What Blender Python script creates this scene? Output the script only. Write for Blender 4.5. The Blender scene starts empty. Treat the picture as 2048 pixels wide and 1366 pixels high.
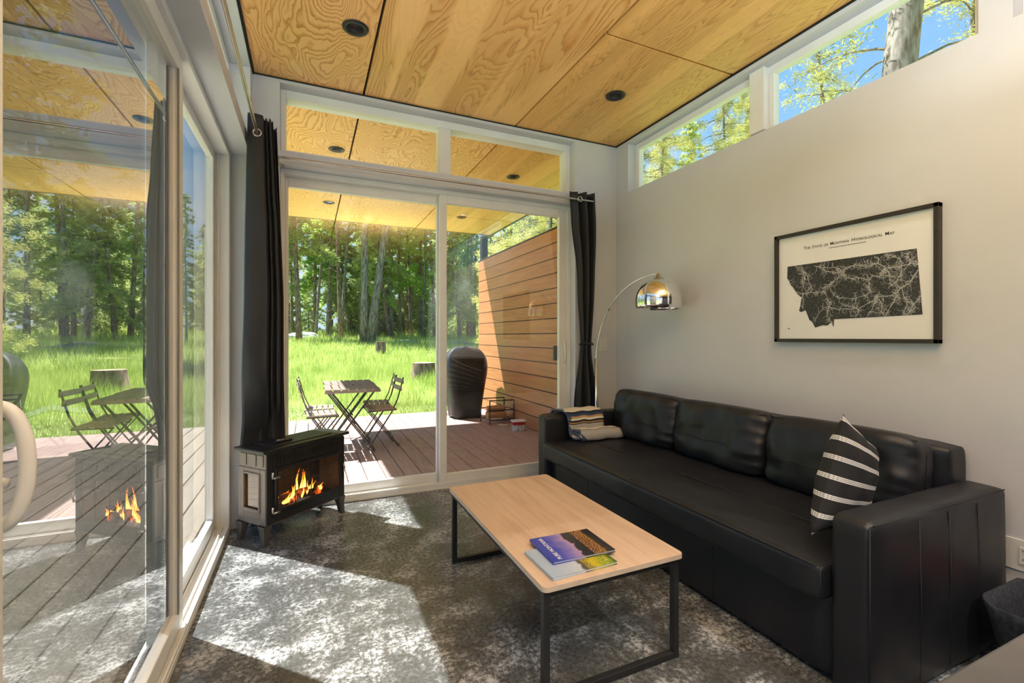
import bpy, bmesh, math, random
import numpy as np
from mathutils import Vector, Matrix, noise
C = bpy.context.scene
COL = C.collection
PI = math.pi
# ------------------------------------------------------------------ camera
cd = bpy.data.cameras.new('camera'); cam = bpy.data.objects.new('camera', cd); COL.objects.link(cam)
cam.location = (0, 0, 1.25)
cam.rotation_euler = (math.radians(90), 0, math.radians(-23.95))
cd.sensor_width = 36.0; cd.lens = 915 / 2048 * 36; cd.clip_start = .02; cd.clip_end = 500
cd.shift_y = -9 / 2048
C.camera = cam
# ------------------------------------------------------------------ view, sky, sun
C.view_settings.view_transform = 'Standard'; C.view_settings.look = 'None'
C.view_settings.gamma = 1; C.view_settings.use_curve_mapping = False
C.view_settings.exposure = 0.28
W = bpy.data.worlds.new('sky'); C.world = W; W.use_nodes = True
nt = W.node_tree; nt.nodes.clear()
def N(t, kind, **kw):
    n = t.nodes.new(kind)
    for k, v in kw.items():
        if k.startswith('i_'): n.inputs[k[2:].replace('_', ' ')].default_value = v
        else: setattr(n, k, v)
    return n
def ramp(t, pts, mode='LINEAR'):
    r = t.nodes.new('ShaderNodeValToRGB'); e = r.color_ramp.elements; r.color_ramp.interpolation = mode
    while len(e) < len(pts): e.new(.5)
    for k, (p, c) in enumerate(pts):
        e[k].position = p; e[k].color = (*c, 1) if len(c) == 3 else c
    return r
tc = N(nt, 'ShaderNodeTexCoord'); sx = N(nt, 'ShaderNodeSeparateXYZ')
nt.links.new(tc.outputs['Generated'], sx.inputs[0])
rp = ramp(nt, [(0, (.30, .42, .40)), (.02, (.62, .80, .95)), (.22, (.36, .66, .98)), (.5, (.19, .50, .97)), (1, (.10, .33, .85))])
nt.links.new(sx.outputs['Z'], rp.inputs[0])
mpn = N(nt, 'ShaderNodeMapping'); mpn.inputs['Scale'].default_value = (1.6, 1.6, 4.5)
nz = N(nt, 'ShaderNodeTexNoise'); nz.inputs['Scale'].default_value = 2.2; nz.inputs['Detail'].default_value = 7
nt.links.new(tc.outputs['Generated'], mpn.inputs[0]); nt.links.new(mpn.outputs[0], nz.inputs['Vector'])
cr = ramp(nt, [(.55, (0, 0, 0)), (.72, (.75, .75, .75))])
nt.links.new(nz.outputs[0], cr.inputs[0])
hz = ramp(nt, [(0, (1, 1, 1)), (.25, (.9, .9, .9)), (.5, (0, 0, 0))]); nt.links.new(sx.outputs['Z'], hz.inputs[0])
mm = N(nt, 'ShaderNodeMath', operation='MULTIPLY'); nt.links.new(cr.outputs[0], mm.inputs[0]); nt.links.new(hz.outputs[0], mm.inputs[1])
mx = N(nt, 'ShaderNodeMixRGB'); mx.inputs[2].default_value = (.95, .97, 1, 1)
nt.links.new(mm.outputs[0], mx.inputs[0]); nt.links.new(rp.outputs[0], mx.inputs[1])
bg = N(nt, 'ShaderNodeBackground'); bg.inputs['Strength'].default_value = 1.05
nt.links.new(mx.outputs[0], bg.inputs[0])
wo = N(nt, 'ShaderNodeOutputWorld'); nt.links.new(bg.outputs[0], wo.inputs[0])
sl = bpy.data.lights.new('sun', 'SUN'); sl.energy = 13.5; sl.angle = math.radians(.6); sl.color = (1, .99, .97)
sun = bpy.data.objects.new('sun', sl); COL.objects.link(sun)
sun.rotation_euler = Vector((.44, -.44, -1)).to_track_quat('-Z', 'Y').to_euler(); sun.location = (-6, 10, 14)

def area(name, loc, size, power, col=(1, .93, .84), sy=None, rot=(0, 0, 0)):
    l = bpy.data.lights.new(name, 'AREA'); l.energy = power; l.color = col; l.size = size
    if sy: l.shape = 'RECTANGLE'; l.size_y = sy
    o = bpy.data.objects.new(name, l); COL.objects.link(o); o.location = loc; o.rotation_euler = rot
    return o
# added fill light out of view, shining up at the plywood to brighten the room
area('added_fill_uplight', (.95, .02, 2.27), 1.7, 100, col=(.82, .91, 1), sy=.16, rot=(math.radians(180), 0, 0))

# ------------------------------------------------------------------ helpers
def col(c): return (*c, 1) if len(c) == 3 else c
class Mat:
    def __init__(s, name, c=(.8, .8, .8), rough=.5, metal=0, **kw):
        s.m = bpy.data.materials.new(name); s.m.use_nodes = True; s.t = s.m.node_tree
        s.b = s.t.nodes['Principled BSDF']; s.out = s.t.nodes['Material Output']
        s.b.inputs['Base Color'].default_value = col(c); s.b.inputs['Roughness'].default_value = rough
        s.b.inputs['Metallic'].default_value = metal
        for k, v in kw.items(): s.b.inputs[k.replace('_', ' ')].default_value = v
        s.tc = None
    def n(s, kind, **kw): return N(s.t, kind, **kw)
    def l(s, a, b): s.t.links.new(a, b)
    def co(s, scale=(1, 1, 1), which='Object', rot=(0, 0, 0)):
        if not s.tc: s.tc = s.n('ShaderNodeTexCoord')
        m = s.n('ShaderNodeMapping'); m.inputs['Scale'].default_value = scale; m.inputs['Rotation'].default_value = rot
        s.l(s.tc.outputs[which], m.inputs[0]); return m.outputs[0]
    def noise(s, co, scale, detail=4, rough=.5, dist=0):
        n = s.n('ShaderNodeTexNoise'); n.inputs['Scale'].default_value = scale; n.inputs['Detail'].default_value = detail
        n.inputs['Roughness'].default_value = rough; n.inputs['Distortion'].default_value = dist
        s.l(co, n.inputs['Vector']); return n.outputs[0]
    def ramp(s, f, pts, mode='LINEAR'):
        r = ramp(s.t, pts, mode); s.l(f, r.inputs[0]); return r.outputs[0]
    def math(s, op, a, b=None):
        n = s.n('ShaderNodeMath', operation=op)
        for i, v in enumerate((a, b)):
            if v is None: continue
            if isinstance(v, (int, float)): n.inputs[i].default_value = v
            else: s.l(v, n.inputs[i])
        return n.outputs[0]
    def mix(s, f, a, b, mode='MIX'):
        n = s.n('ShaderNodeMixRGB', blend_type=mode)
        for i, v in enumerate((f, a, b)):
            if isinstance(v, (int, float)): n.inputs[i].default_value = v
            elif isinstance(v, tuple): n.inputs[i].default_value = col(v)
            else: s.l(v, n.inputs[i])
        return n.outputs[0]
    def base(s, x): s.l(x, s.b.inputs['Base Color']); return s
    def rgh(s, x): s.l(x, s.b.inputs['Roughness']); return s
    def bump(s, h, st=.3, d=.01):
        n = s.n('ShaderNodeBump'); n.inputs['Strength'].default_value = st; n.inputs['Distance'].default_value = d
        s.l(h, n.inputs['Height']); s.l(n.outputs[0], s.b.inputs['Normal']); return s

def mottled(name, a, b, scale, rough, metal=0, bump=0, lo=.35, hi=.65, detail=5, bs=None, co=(1, 1, 1)):
    m = Mat(name, a, rough, metal); f = m.noise(m.co(co), scale, detail); m.base(m.ramp(f, [(lo, a), (hi, b)]))
    if bump: m.bump(m.noise(m.co(co), bs or scale * 4, 4), bump, .004)
    return m.m

# walls and frames
M = {}
M['wall'] = mottled('painted_plaster', (.585, .60, .635), (.61, .625, .66), 3, .75, bump=.08, bs=160)
M['white'] = mottled('white_vinyl', (.76, .76, .735), (.80, .80, .775), 5, .32)
M['trimwhite'] = mottled('white_paint', (.72, .71, .67), (.76, .75, .71), 4, .5)
M['gasket'] = mottled('grey_gasket', (.20, .195, .185), (.25, .245, .23), 6, .5)
M['black_gap'] = mottled('dark_shadow_gap', (.012, .013, .012), (.02, .022, .02), 8, .8)
M['outer'] = mottled('grey_exterior_siding', (.12, .12, .12), (.16, .16, .155), 4, .7)

def wood(name, light, mid, dark, sc=(1.5, .5, 1), rings=16, amount=1.0, rough=.42, fig=1.6, knots=False, streak=0, rnd=True):
    m = Mat(name, light, rough)
    co = m.co(sc)
    if rnd:
        oi = m.n('ShaderNodeObjectInfo'); mu = m.math('MULTIPLY', oi.outputs['Random'], 37.0)
        cx = m.n('ShaderNodeCombineXYZ'); m.l(mu, cx.inputs[0]); m.l(mu, cx.inputs[1])
        ad = m.n('ShaderNodeVectorMath', operation='ADD'); m.l(co, ad.inputs[0]); m.l(cx.outputs[0], ad.inputs[1]); co = ad.outputs[0]
    big = m.noise(co, fig, 2.5, .45, .35)
    wig = m.noise(co, fig * 7, 3, .6)
    v = m.math('ADD', m.math('MULTIPLY', big, rings), m.math('MULTIPLY', wig, 1.3))
    fr = m.math('FRACT', v)
    c = m.ramp(fr, [(0, light), (.35, light), (.68, mid), (.86, dark), (.95, light), (1, light)])
    tone = m.noise(co, fig * .8, 2)
    c = m.mix(m.ramp(tone, [(.30, (amount * .55,) * 3), (.55, (amount,) * 3)]), light, c)
    fine = m.noise(m.co((sc[0] * 60, sc[1] * 6, 20)), 1.0, 3)
    c = m.mix(.16, c, m.ramp(fine, [(.3, mid), (.7, light)]), 'MIX')
    if streak:
        s = m.noise(m.co((1.7, .10, 1)), 1.5, 3, .5, .3)
        c = m.mix(m.ramp(s, [(.46, (0, 0, 0)), (.5, (streak,) * 3), (.56, (streak,) * 3), (.6, (0, 0, 0))]), c, tuple(min(1, x * 1.22 + .03) for x in light))
    if knots:
        vo = m.n('ShaderNodeTexVoronoi'); vo.inputs['Scale'].default_value = 2.6; m.l(m.co((1, .8, 0)), vo.inputs['Vector'])
        c = m.mix(m.ramp(vo.outputs['Distance'], [(0, (.9, .9, .9)), (.045, (.5, .5, .5)), (.11, (0, 0, 0))]), c, dark)
    m.base(c); m.bump(fr, .05, .002)
    return m.m
PL, PM, PD = (.90, .52, .195), (.70, .31, .07), (.46, .165, .03)
M['ply'] = wood('fir_plywood', PL, PM, PD, fig=2.1, rings=34)
M['ply_knotty'] = wood('fir_plywood_knotty', (.80, .47, .16), PM, (.47, .21, .045), sc=(1.6, .30, 1), fig=2.0, rings=30, knots=True, streak=.8)
M['ply_fine'] = wood('fir_plywood_fine', (.78, .44, .13), (.60, .30, .07), (.46, .21, .04), sc=(2.2, .22, 1), fig=2.8, rings=32, amount=.9, streak=.5)

# concrete floor
m = Mat('polished_concrete', (.1, .1, .1), .3)
co = m.co()
a = m.noise(co, 4.6, 10, .74); b = m.noise(co, 52, 9, .8); c_ = m.noise(co, .9, 3)
f = m.math('ADD', m.math('MULTIPLY', a, .5), m.math('MULTIPLY', b, .5))
f = m.math('ADD', f, m.math('MULTIPLY', m.math('SUBTRACT', c_, .5), .10))
cc = m.ramp(f, [(.38, (.060, .060, .053)), (.47, (.082, .084, .08)), (.515, (.135, .138, .134)), (.55, (.37, .375, .365)), (.62, (.62, .625, .615))])
m.base(cc); m.rgh(m.ramp(b, [(.35, (.16, .16, .16)), (.65, (.42, .42, .42))])); m.bump(b, .05, .002)
M['floor'] = m.m

# thin double glazing: four air/glass faces, Schlick reflectance, works from either side
def glass(name, tint=(.965, .985, .975), f0=.04):
    m = Mat(name); m.t.nodes.remove(m.b)
    g = m.n('ShaderNodeNewGeometry'); d = m.n('ShaderNodeVectorMath', operation='DOT_PRODUCT')
    m.l(g.outputs['Incoming'], d.inputs[0]); m.l(g.outputs['Normal'], d.inputs[1])
    c = m.math('ABSOLUTE', d.outputs['Value']); F = m.math('POWER', m.math('SUBTRACT', 1.0, c), 5.0)
    F = m.math('ADD', f0, m.math('MULTIPLY', F, 1 - f0))
    R = m.math('DIVIDE', m.math('MULTIPLY', F, 4.0), m.math('ADD', 1.0, m.math('MULTIPLY', F, 3.0)))
    tr = m.n('ShaderNodeBsdfTransparent'); tr.inputs[0].default_value = col(tint)
    gl = m.n('ShaderNodeBsdfGlossy'); gl.inputs['Roughness'].default_value = 0.0
    mx = m.n('ShaderNodeMixShader'); m.l(R, mx.inputs[0]); m.l(tr.outputs[0], mx.inputs[1]); m.l(gl.outputs[0], mx.inputs[2])
    m.l(mx.outputs[0], m.out.inputs[0]); return m.m
M['glass'] = glass('double_glazing'); M['lowe'] = glass('coated_double_glazing', f0=.22)
# insect screen: fine woven mesh, mostly open
m = Mat('insect_screen', (.06, .065, .065), .7)
tr = m.n('ShaderNodeBsdfTransparent'); mxs = m.n('ShaderNodeMixShader')
ck = m.n('ShaderNodeTexChecker'); ck.inputs['Scale'].default_value = 700; m.l(m.co(), ck.inputs['Vector'])
m.l(m.math('MULTIPLY', m.math('ADD', ck.outputs['Fac'], 1.7), .35), mxs.inputs[0]); m.l(tr.outputs[0], mxs.inputs[1]); m.l(m.b.outputs[0], mxs.inputs[2]); m.l(mxs.outputs[0], m.out.inputs[0])
M['screen'] = m.m

m = Mat('black_leather', (.012, .012, .014), .42, Specular_IOR_Level=.42)
v = m.n('ShaderNodeTexVoronoi'); v.inputs['Scale'].default_value = 260; m.l(m.co(), v.inputs['Vector'])
m.base(m.ramp(m.noise(m.co(), 4, 4), [(.3, (.0085, .0095, .0135)), (.7, (.015, .0155, .019))])); m.bump(v.outputs['Distance'], .12, .001)
M['leather'] = m.m
M['stitch'] = mottled('black_thread', (.010, .010, .011), (.018, .018, .019), 40, .8)
m = Mat('black_curtain_fabric', (.012, .013, .018), .62, Sheen_Weight=.05)
m.base(m.ramp(m.noise(m.co(), 3, 3), [(.3, (.011, .012, .016)), (.7, (.02, .021, .027))])); m.bump(m.noise(m.co((200, 200, 200)), 4, 2), .1, .001)
M['curtain'] = m.m
M['chrome'] = mottled('chrome', (.86, .86, .86), (.90, .90, .90), 2, .045, 1)
M['nickel'] = mottled('brushed_nickel', (.50, .46, .41), (.56, .52, .47), 10, .30, 1)
M['blackmetal'] = mottled('black_powder_coat', (.018, .018, .018), (.026, .026, .026), 12, .45, .2)
M['picframe'] = mottled('dark_stained_frame', (.020, .015, .012), (.03, .023, .018), 6, .45, co=(1, 1, 12))
M['paper'] = mottled('white_poster_paper', (.80, .80, .80), (.84, .84, .84), 3, .5)
M['ink'] = mottled('black_ink', (.012, .012, .012), (.02, .02, .02), 9, .5)
m = Mat('oak_laminate', (.62, .44, .30), .42)
co = m.co((14, 1.1, 1)); f = m.noise(co, 1.6, 6, .6, .6)
m.base(m.ramp(f, [(.3, (.52, .36, .24)), (.5, (.64, .46, .32)), (.72, (.70, .53, .38))])); M['oak'] = m.m
M['oakedge'] = mottled('oak_edge_band', (.60, .47, .35), (.68, .54, .41), 20, .4)
M['counter'] = mottled('grey_stone_countertop', (.045, .041, .038), (.075, .069, .064), 14, .4, detail=9)
M['cabinet'] = mottled('dark_cabinet', (.03, .03, .03), (.04, .04, .04), 5, .5)
# deck boards, pitch .16 m, tone per board
m = Mat('stained_deck_boards', (.3, .18, .15), .62)
s = m.n('ShaderNodeSeparateXYZ'); m.l(m.co(), s.inputs[0])
idx = m.math('FLOOR', m.math('DIVIDE', m.math('SUBTRACT', s.outputs[0], .314), .16))
wn = m.n('ShaderNodeTexWhiteNoise', noise_dimensions='1D'); m.l(idx, wn.inputs['W'])
gr = m.noise(m.co((30, 1.5, 1)), 1.5, 6, .6)
c1 = m.ramp(gr, [(.3, (.30, .195, .165)), (.55, (.42, .295, .255)), (.75, (.48, .35, .305))])
c2 = m.mix(m.math('MULTIPLY', wn.outputs[0], .4), c1, (.46, .34, .30))
kn = m.noise(m.co((6, 3, 1)), 3, 4)
m.base(m.mix(m.ramp(kn, [(.66, (0, 0, 0)), (.74, (.6, .6, .6))]), c2, (.13, .075, .06))); m.bump(gr, .15, .003)
M['deck'] = m.m
m = Mat('brightened_deck_boards', (.4, .33, .25), .65)  # paler tan, with the side deck's brightness and reflection in the colour
gr = m.noise(m.co((30, 1.5, 1)), 1.5, 6, .6)
m.base(m.ramp(gr, [(.3, (.37, .30, .22)), (.55, (.50, .42, .32)), (.75, (.56, .48, .38))])); m.bump(gr, .15, .003)
M['deck_tan'] = m.m
m = Mat('cedar_plank_siding', (.5, .22, .08), .35)
co = m.co((1, 1.2, 18)); f = m.noise(co, 1.6, 6, .6)
m.base(m.ramp(f, [(.3, (.40, .15, .062)), (.6, (.53, .22, .10)), (.8, (.60, .28, .135))])); M['siding'] = m.m
M['bistro'] = mottled('brown_stained_acacia', (.24, .175, .15), (.34, .26, .225), 6, .5, co=(1, 8, 1))
M['bistro_sun'] = M['bistro']
M['bistro_metal'] = mottled('brown_black_steel', (.045, .034, .03), (.07, .055, .048), 10, .45, .3)
M['grillcover'] = mottled('black_vinyl_cover', (.022, .022, .022), (.034, .034, .034), 3, .42, bump=.25, bs=6)
M['stove'] = mottled('bronze_grey_cast_metal', (.185, .14, .115), (.22, .17, .14), 8, .45, .1)
M['stove_dark'] = mottled('black_cast_metal', (.022, .021, .021), (.032, .03, .03), 8, .36, .3)
M['stove_glass'] = glass('firebox_glass', (.85, .87, .87))
M['stove_leg'] = mottled('dark_bronze_cast_metal', (.075, .068, .062), (.095, .085, .078), 8, .42, .2)
M['firebox'] = mottled('firebox_brick', (.03, .027, .025), (.05, .04, .035), 8, .8)
M['rubber'] = mottled('black_plastic', (.012, .012, .012), (.02, .02, .02), 10, .4)
M['switch'] = mottled('white_plastic', (.66, .65, .62), (.69, .68, .65), 10, .35)
m = Mat('charred_log', (.1, .03, .01), .8); f = m.noise(m.co(), 14, 5)
m.base(m.ramp(f, [(.4, (.03, .02, .015)), (.6, (.20, .06, .02))]))
m.b.inputs['Emission Color'].default_value = (1, .12, .01, 1); m.l(m.ramp(f, [(.5, (0, 0, 0)), (.66, (1.8, 1.8, 1.8))]), m.b.inputs['Emission Strength']); M['ember'] = m.m
m = Mat('flame', (0, 0, 0), 1); sp = m.n('ShaderNodeSeparateXYZ'); m.l(m.co(which='Generated'), sp.inputs[0])
em = m.n('ShaderNodeEmission'); em.inputs[1].default_value = 3.2
m.l(m.ramp(sp.outputs[2], [(0, (1, .30, .03)), (.35, (1, .62, .14)), (.6, (1, .34, .03)), (1, (.9, .10, .0))]), em.inputs[0])
tr = m.n('ShaderNodeBsdfTransparent'); ms = m.n('ShaderNodeMixShader'); m.l(m.ramp(sp.outputs[2], [(0, (.05, .05, .05)), (.55, (.15, .15, .15)), (1, (.7, .7, .7))]), ms.inputs[0])
m.l(em.outputs[0], ms.inputs[1]); m.l(tr.outputs[0], ms.inputs[2]); m.l(ms.outputs[0], m.out.inputs[0]); M['flame'] = m.m
M['bark'] = mottled('ponderosa_bark', (.10, .065, .045), (.36, .25, .185), 7, .9, bump=1, bs=9, co=(2, 2, .5))
M['bark_grey'] = mottled('grey_bark', (.085, .075, .06), (.34, .305, .255), 7, .9, bump=1, bs=9, co=(2, 2, .5))
def leafmat(name, a, b, tw=.55):
    m = Mat(name, a, .6); m.t.nodes.remove(m.b)
    f = m.noise(m.co(), 1.3, 3); oi = m.n('ShaderNodeObjectInfo')
    c = m.ramp(m.math('ADD', f, m.math('MULTIPLY', m.math('SUBTRACT', oi.outputs['Random'], .5), .25)), [(.32, a), (.68, b)])
    d = m.n('ShaderNodeBsdfDiffuse'); t = m.n('ShaderNodeBsdfTranslucent'); m.l(c, d.inputs[0]); m.l(c, t.inputs[0])
    x = m.n('ShaderNodeMixShader'); x.inputs[0].default_value = tw; m.l(d.outputs[0], x.inputs[1]); m.l(t.outputs[0], x.inputs[2]); m.l(x.outputs[0], m.out.inputs[0]); return m.m
M['needles'] = leafmat('fir_needles', (.30, .38, .13), (.70, .76, .32))
M['needles_dark'] = leafmat('dark_fir_needles', (.22, .31, .12), (.54, .62, .27))
M['needles_light'] = leafmat('larch_needles', (.34, .52, .10), (.60, .76, .20), .6)
M['needles_gold'] = leafmat('golden_pine_needles', (.40, .42, .11), (.74, .70, .26), .5)  # golden-green needle tone for the clerestory trees
M['grass'] = leafmat('meadow_grass', (.28, .40, .07), (.66, .74, .24), .5)
M['lawn'] = leafmat('short_lawn_grass', (.24, .34, .07), (.50, .60, .20), .45)
m = Mat('meadow_soil', (.2, .3, .08), .9); m.base(m.ramp(m.noise(m.co(), .8, 7), [(.3, (.20, .25, .07)), (.7, (.38, .46, .14))])); M['ground'] = m.m
M['rock'] = mottled('pale_rock', (.55, .54, .52), (.82, .81, .80), 2.5, .85, bump=.8, bs=4)
M['cutwood'] = mottled('cut_wood', (.55, .38, .22), (.68, .50, .32), 12, .7)
M['firewood'] = mottled('split_firewood', (.34, .17, .07), (.52, .30, .14), 6, .75, co=(1, 8, 8))
M['felt'] = mottled('charcoal_felt', (.010, .013, .019), (.032, .036, .046), 60, .95, detail=8, bump=.6, bs=120)
M['red'] = mottled('red_wrapper', (.45, .02, .02), (.55, .03, .03), 8, .35)
M['mesh_fabric'] = mottled('grey_mesh_fabric', (.16, .19, .20), (.22, .25, .26), 50, .7)

# mesh collector
class MB:
    def __init__(s): s.v = []; s.f = []; s.uv = None; s.T = Matrix.Identity(4)
    def add(s, vs, fs):
        k = len(s.v); s.v += [tuple(s.T @ Vector(p)) for p in vs]; s.f += [tuple(i + k for i in f) for f in fs]; return s
    def box(s, x0, x1, y0, y1, z0, z1):
        x0, x1 = sorted((x0, x1)); y0, y1 = sorted((y0, y1)); z0, z1 = sorted((z0, z1))
        return s.add([(x, y, z) for z in (z0, z1) for y in (y0, y1) for x in (x0, x1)],
                     [(0, 2, 3, 1), (4, 5, 7, 6), (0, 1, 5, 4), (2, 6, 7, 3), (0, 4, 6, 2), (1, 3, 7, 5)])
    def bar(s, a, b, w, h=None, up=(0, 0, 1)):
        a = Vector(a); b = Vector(b); d = (b - a).normalized(); up = Vector(up)
        if abs(d.dot(up)) > .98: up = Vector((1, 0, 0))
        r = d.cross(up).normalized(); u = r.cross(d); h = h or w
        vs = [p + r * i * w / 2 + u * j * h / 2 for p in (a, b) for i, j in ((-1, -1), (1, -1), (1, 1), (-1, 1))]
        return s.add(vs, [(0, 3, 2, 1), (4, 5, 6, 7), (0, 1, 5, 4), (1, 2, 6, 5), (2, 3, 7, 6), (3, 0, 4, 7)])
    def tube(s, pts, r, n=10, cap=True):
        pts = [Vector(p) for p in pts]; rs = r if isinstance(r, (list, tuple)) else [r] * len(pts)
        vs = []; u = None
        for i, p in enumerate(pts):
            d = (pts[min(i + 1, len(pts) - 1)] - pts[max(i - 1, 0)]).normalized()
            if u is None: u = d.orthogonal().normalized()
            else: u = (u - d * u.dot(d)).normalized()
            w = d.cross(u)
            vs += [p + (u * math.cos(2 * PI * k / n) + w * math.sin(2 * PI * k / n)) * rs[i] for k in range(n)]
        fs = [(i * n + k, i * n + (k + 1) % n, (i + 1) * n + (k + 1) % n, (i + 1) * n + k) for i in range(len(pts) - 1) for k in range(n)]
        if cap: fs += [tuple(range(n - 1, -1, -1)), tuple((len(pts) - 1) * n + k for k in range(n))]
        return s.add(vs, fs)
    def lathe(s, prof, c=(0, 0, 0), n=40):
        vs = [(c[0] + r * math.cos(2 * PI * k / n), c[1] + r * math.sin(2 * PI * k / n), c[2] + z) for r, z in prof for k in range(n)]
        fs = [(i * n + k, i * n + (k + 1) % n, (i + 1) * n + (k + 1) % n, (i + 1) * n + k) for i in range(len(prof) - 1) for k in range(n)]
        return s.add(vs, fs)
    def prism(s, poly, lo, hi, ax=2):
        def p3(p, h): return (p[0], p[1], h) if ax == 2 else ((h, p[0], p[1]) if ax == 0 else (p[0], h, p[1]))
        n = len(poly); vs = [p3(p, lo) for p in poly] + [p3(p, hi) for p in poly]
        return s.add(vs, [tuple(range(n - 1, -1, -1)), tuple(range(n, 2 * n))] + [(i, (i + 1) % n, n + (i + 1) % n, n + i) for i in range(n)])
    def grid(s, P, closed=False):
        r = len(P); c = len(P[0]); vs = [p for row in P for p in row]
        fs = [(i * c + j, i * c + (j + 1) % c, (i + 1) * c + (j + 1) % c, (i + 1) * c + j) for i in range(r - 1) for j in range(c if closed else c - 1)]
        return s.add(vs, fs)
    def build(s, name, mat, parent=None, smooth=False, bevel=0, seg=2, solid=0, sub=0):
        me = bpy.data.meshes.new(name); me.from_pydata(s.v, [], s.f)
        bm = bmesh.new(); bm.from_mesh(me); bmesh.ops.recalc_face_normals(bm, faces=bm.faces); bm.to_mesh(me); bm.free()
        me.materials.append(mat); o = bpy.data.objects.new(name, me); COL.objects.link(o)
        if parent: o.parent = parent
        if smooth: me.polygons.foreach_set('use_smooth', [True] * len(me.polygons))
        if solid: d = o.modifiers.new('solid', 'SOLIDIFY'); d.thickness = solid; d.offset = 0
        if bevel:
            d = o.modifiers.new('bevel', 'BEVEL'); d.width = bevel; d.segments = seg; d.limit_method = 'ANGLE'; d.angle_limit = math.radians(40)
        if sub: d = o.modifiers.new('sub', 'SUBSURF'); d.levels = sub; d.render_levels = sub
        return o
def B(*a): return MB().box(*a)
def empty(name, loc=(0, 0, 0), rz=0, parent=None):
    o = bpy.data.objects.new(name, None); COL.objects.link(o); o.location = loc; o.rotation_euler = (0, 0, rz); o.empty_display_size = .1
    if parent: o.parent = parent
    return o
def tag(o, label=None, cat=None, group=None, kind=None):
    for k, v in (('label', label), ('category', cat), ('group', group), ('kind', kind)):
        if v: o[k] = v
    return o
def struct(o, label=None):
    o['kind'] = 'structure'
    if label: o['label'] = label
    return o
def kids(o): return [c for c in bpy.data.objects if c.parent == o]
def copy_tree(o, parent=None):
    c = o.copy(); COL.objects.link(c)
    if parent: c.parent = parent
    for ch in KID.get(o.name, []): copy_tree(ch, c)
    return c
KID = {}
def remember(root):
    ks = kids(root); KID[root.name] = ks
    for k in ks: remember(k)

H = 3.06; XL, XR, YF = -.353, 2.68, 3.58; YB = -3.6; XO, YO, XRO = -.60, 3.80, 2.83
# ================================================================== SETTING
struct(B(XO, XRO, YB, YO, -.12, 0).build('floor', M['floor']), 'mottled polished grey concrete floor')
# far wall with sliding door and transom openings
w = MB()
w.box(XL, -.185, YF, YO, 0, H); w.box(2.222, XR, YF, YO, 0, H)
w.box(-.185, 2.222, YF, YO, 2.46, 2.555); w.box(-.185, 2.222, YF, YO, 3.03, H)
struct(w.build('wall_front', M['wall']), 'white end wall framing the sliding door and transom')
# left wall
w = MB()
w.box(XO, XL, 3.46, YO, 0, H); w.box(XO, XL, .62, .74, 0, H)
w.box(XO, XL, .74, 3.46, 2.44, 2.53); w.box(XO, XL, .74, 3.46, 3.03, H)
w.box(XO, XL, YB, -2.2, 0, H); w.box(XO, XL, -2.2, .62, 2.44, H)
struct(w.build('wall_left', M['wall']), 'white side wall around the big sliding door')
# right wall with clerestory
w = MB()
w.box(XR, XRO, YB, YO, 0, 2.58); w.box(XR, XRO, 3.408, YO, 2.58, H); w.box(XR, XRO, .894, 1.002, 2.58, H)
w.box(XR, XRO, .894, 3.408, 3.025, H); w.box(XR, XRO, -1.6, .894, 3.025, H); w.box(XR, XRO, YB, -1.6, 2.58, H)
struct(w.build('wall_right', M['wall']), 'white wall behind the black sofa')
struct(B(XO, XRO, YB - .15, YB, 0, H).build('wall_back', M['cabinet']), 'dark kitchen wall behind the camera')
pl_ = tag(empty('fill_light_housing', (.95, .02, 2.22)), 'slim black housing of the added fill light above the kitchen counter', 'lamp')  # unseen fixture, added only to house the fill light
MB().box(-.9, .9, -.10, .10, 0, .012).box(-.9, .9, -.10, -.09, .012, .045).box(-.9, .9, .09, .10, .012, .045).box(-.9, -.89, -.09, .09, .012, .045).box(.89, .9, -.09, .09, .012, .045).build('fill_light_body', M['blackmetal'], pl_)
for xx in (-.8, .8): MB().tube([(xx, 0, .01), (xx, 0, H - 2.22)], .002, 5).build('wire', M['blackmetal'], pl_)
# ceiling: dark backing and plywood panels with open joints
struct(B(-.74, 2.95, YB - .3, 3.80, H + .03, H + .30).build('ceiling', M['black_gap']), 'dark backing above the plywood panels')
struct(B(-.65, 2.95, 3.80, 7.6, H + .03, H + .30).build('roof_overhang', M['black_gap']), 'roof over the deck')
g = .008
CANS = [(x, y) for x in (.25, 2.10) for y in (2.82, .92, -.98, -2.8)] + [(x, y) for x in (.245, 2.11) for y in (4.72, 6.63)]
def drill(o):
    """cut the round openings of the recessed lights"""
    xs_ = [v.co.x for v in o.data.vertices]; ys_ = [v.co.y for v in o.data.vertices]
    hit = [(x, y) for x, y in CANS if min(xs_) < x < max(xs_) and min(ys_) < y < max(ys_)]
    if not hit: return o
    mb = MB()
    for x, y in hit: mb.tube([(x, y, H - .05), (x, y, H + .085)], .052, 32)
    c = mb.build('cutter', M['black_gap']); md = o.modifiers.new('b', 'BOOLEAN'); md.operation = 'DIFFERENCE'; md.object = c; md.solver = 'EXACT'
    me = bpy.data.meshes.new_from_object(o.evaluated_get(bpy.context.evaluated_depsgraph_get())); o.modifiers.clear(); o.data = me
    bpy.data.objects.remove(c); return o
for nm in ('ceiling', 'roof_overhang'): drill(bpy.data.objects[nm])
def panel(x0, x1, y0, y1, mat): return struct(drill(B(x0 + g, x1 - g, y0 + g, y1 - g, H, H + .028).build('ceiling_panel', mat)))
for y0, y1 in ((-1.07, 3.585), (-3.6, -1.07)):
    panel(XL + .006, .375, y0, y1, M['ply'])
panel(.375, 1.62, -1.07, 3.585, M['ply_knotty']); panel(.375, 1.62, -3.6, -1.07, M['ply_knotty'])
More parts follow.
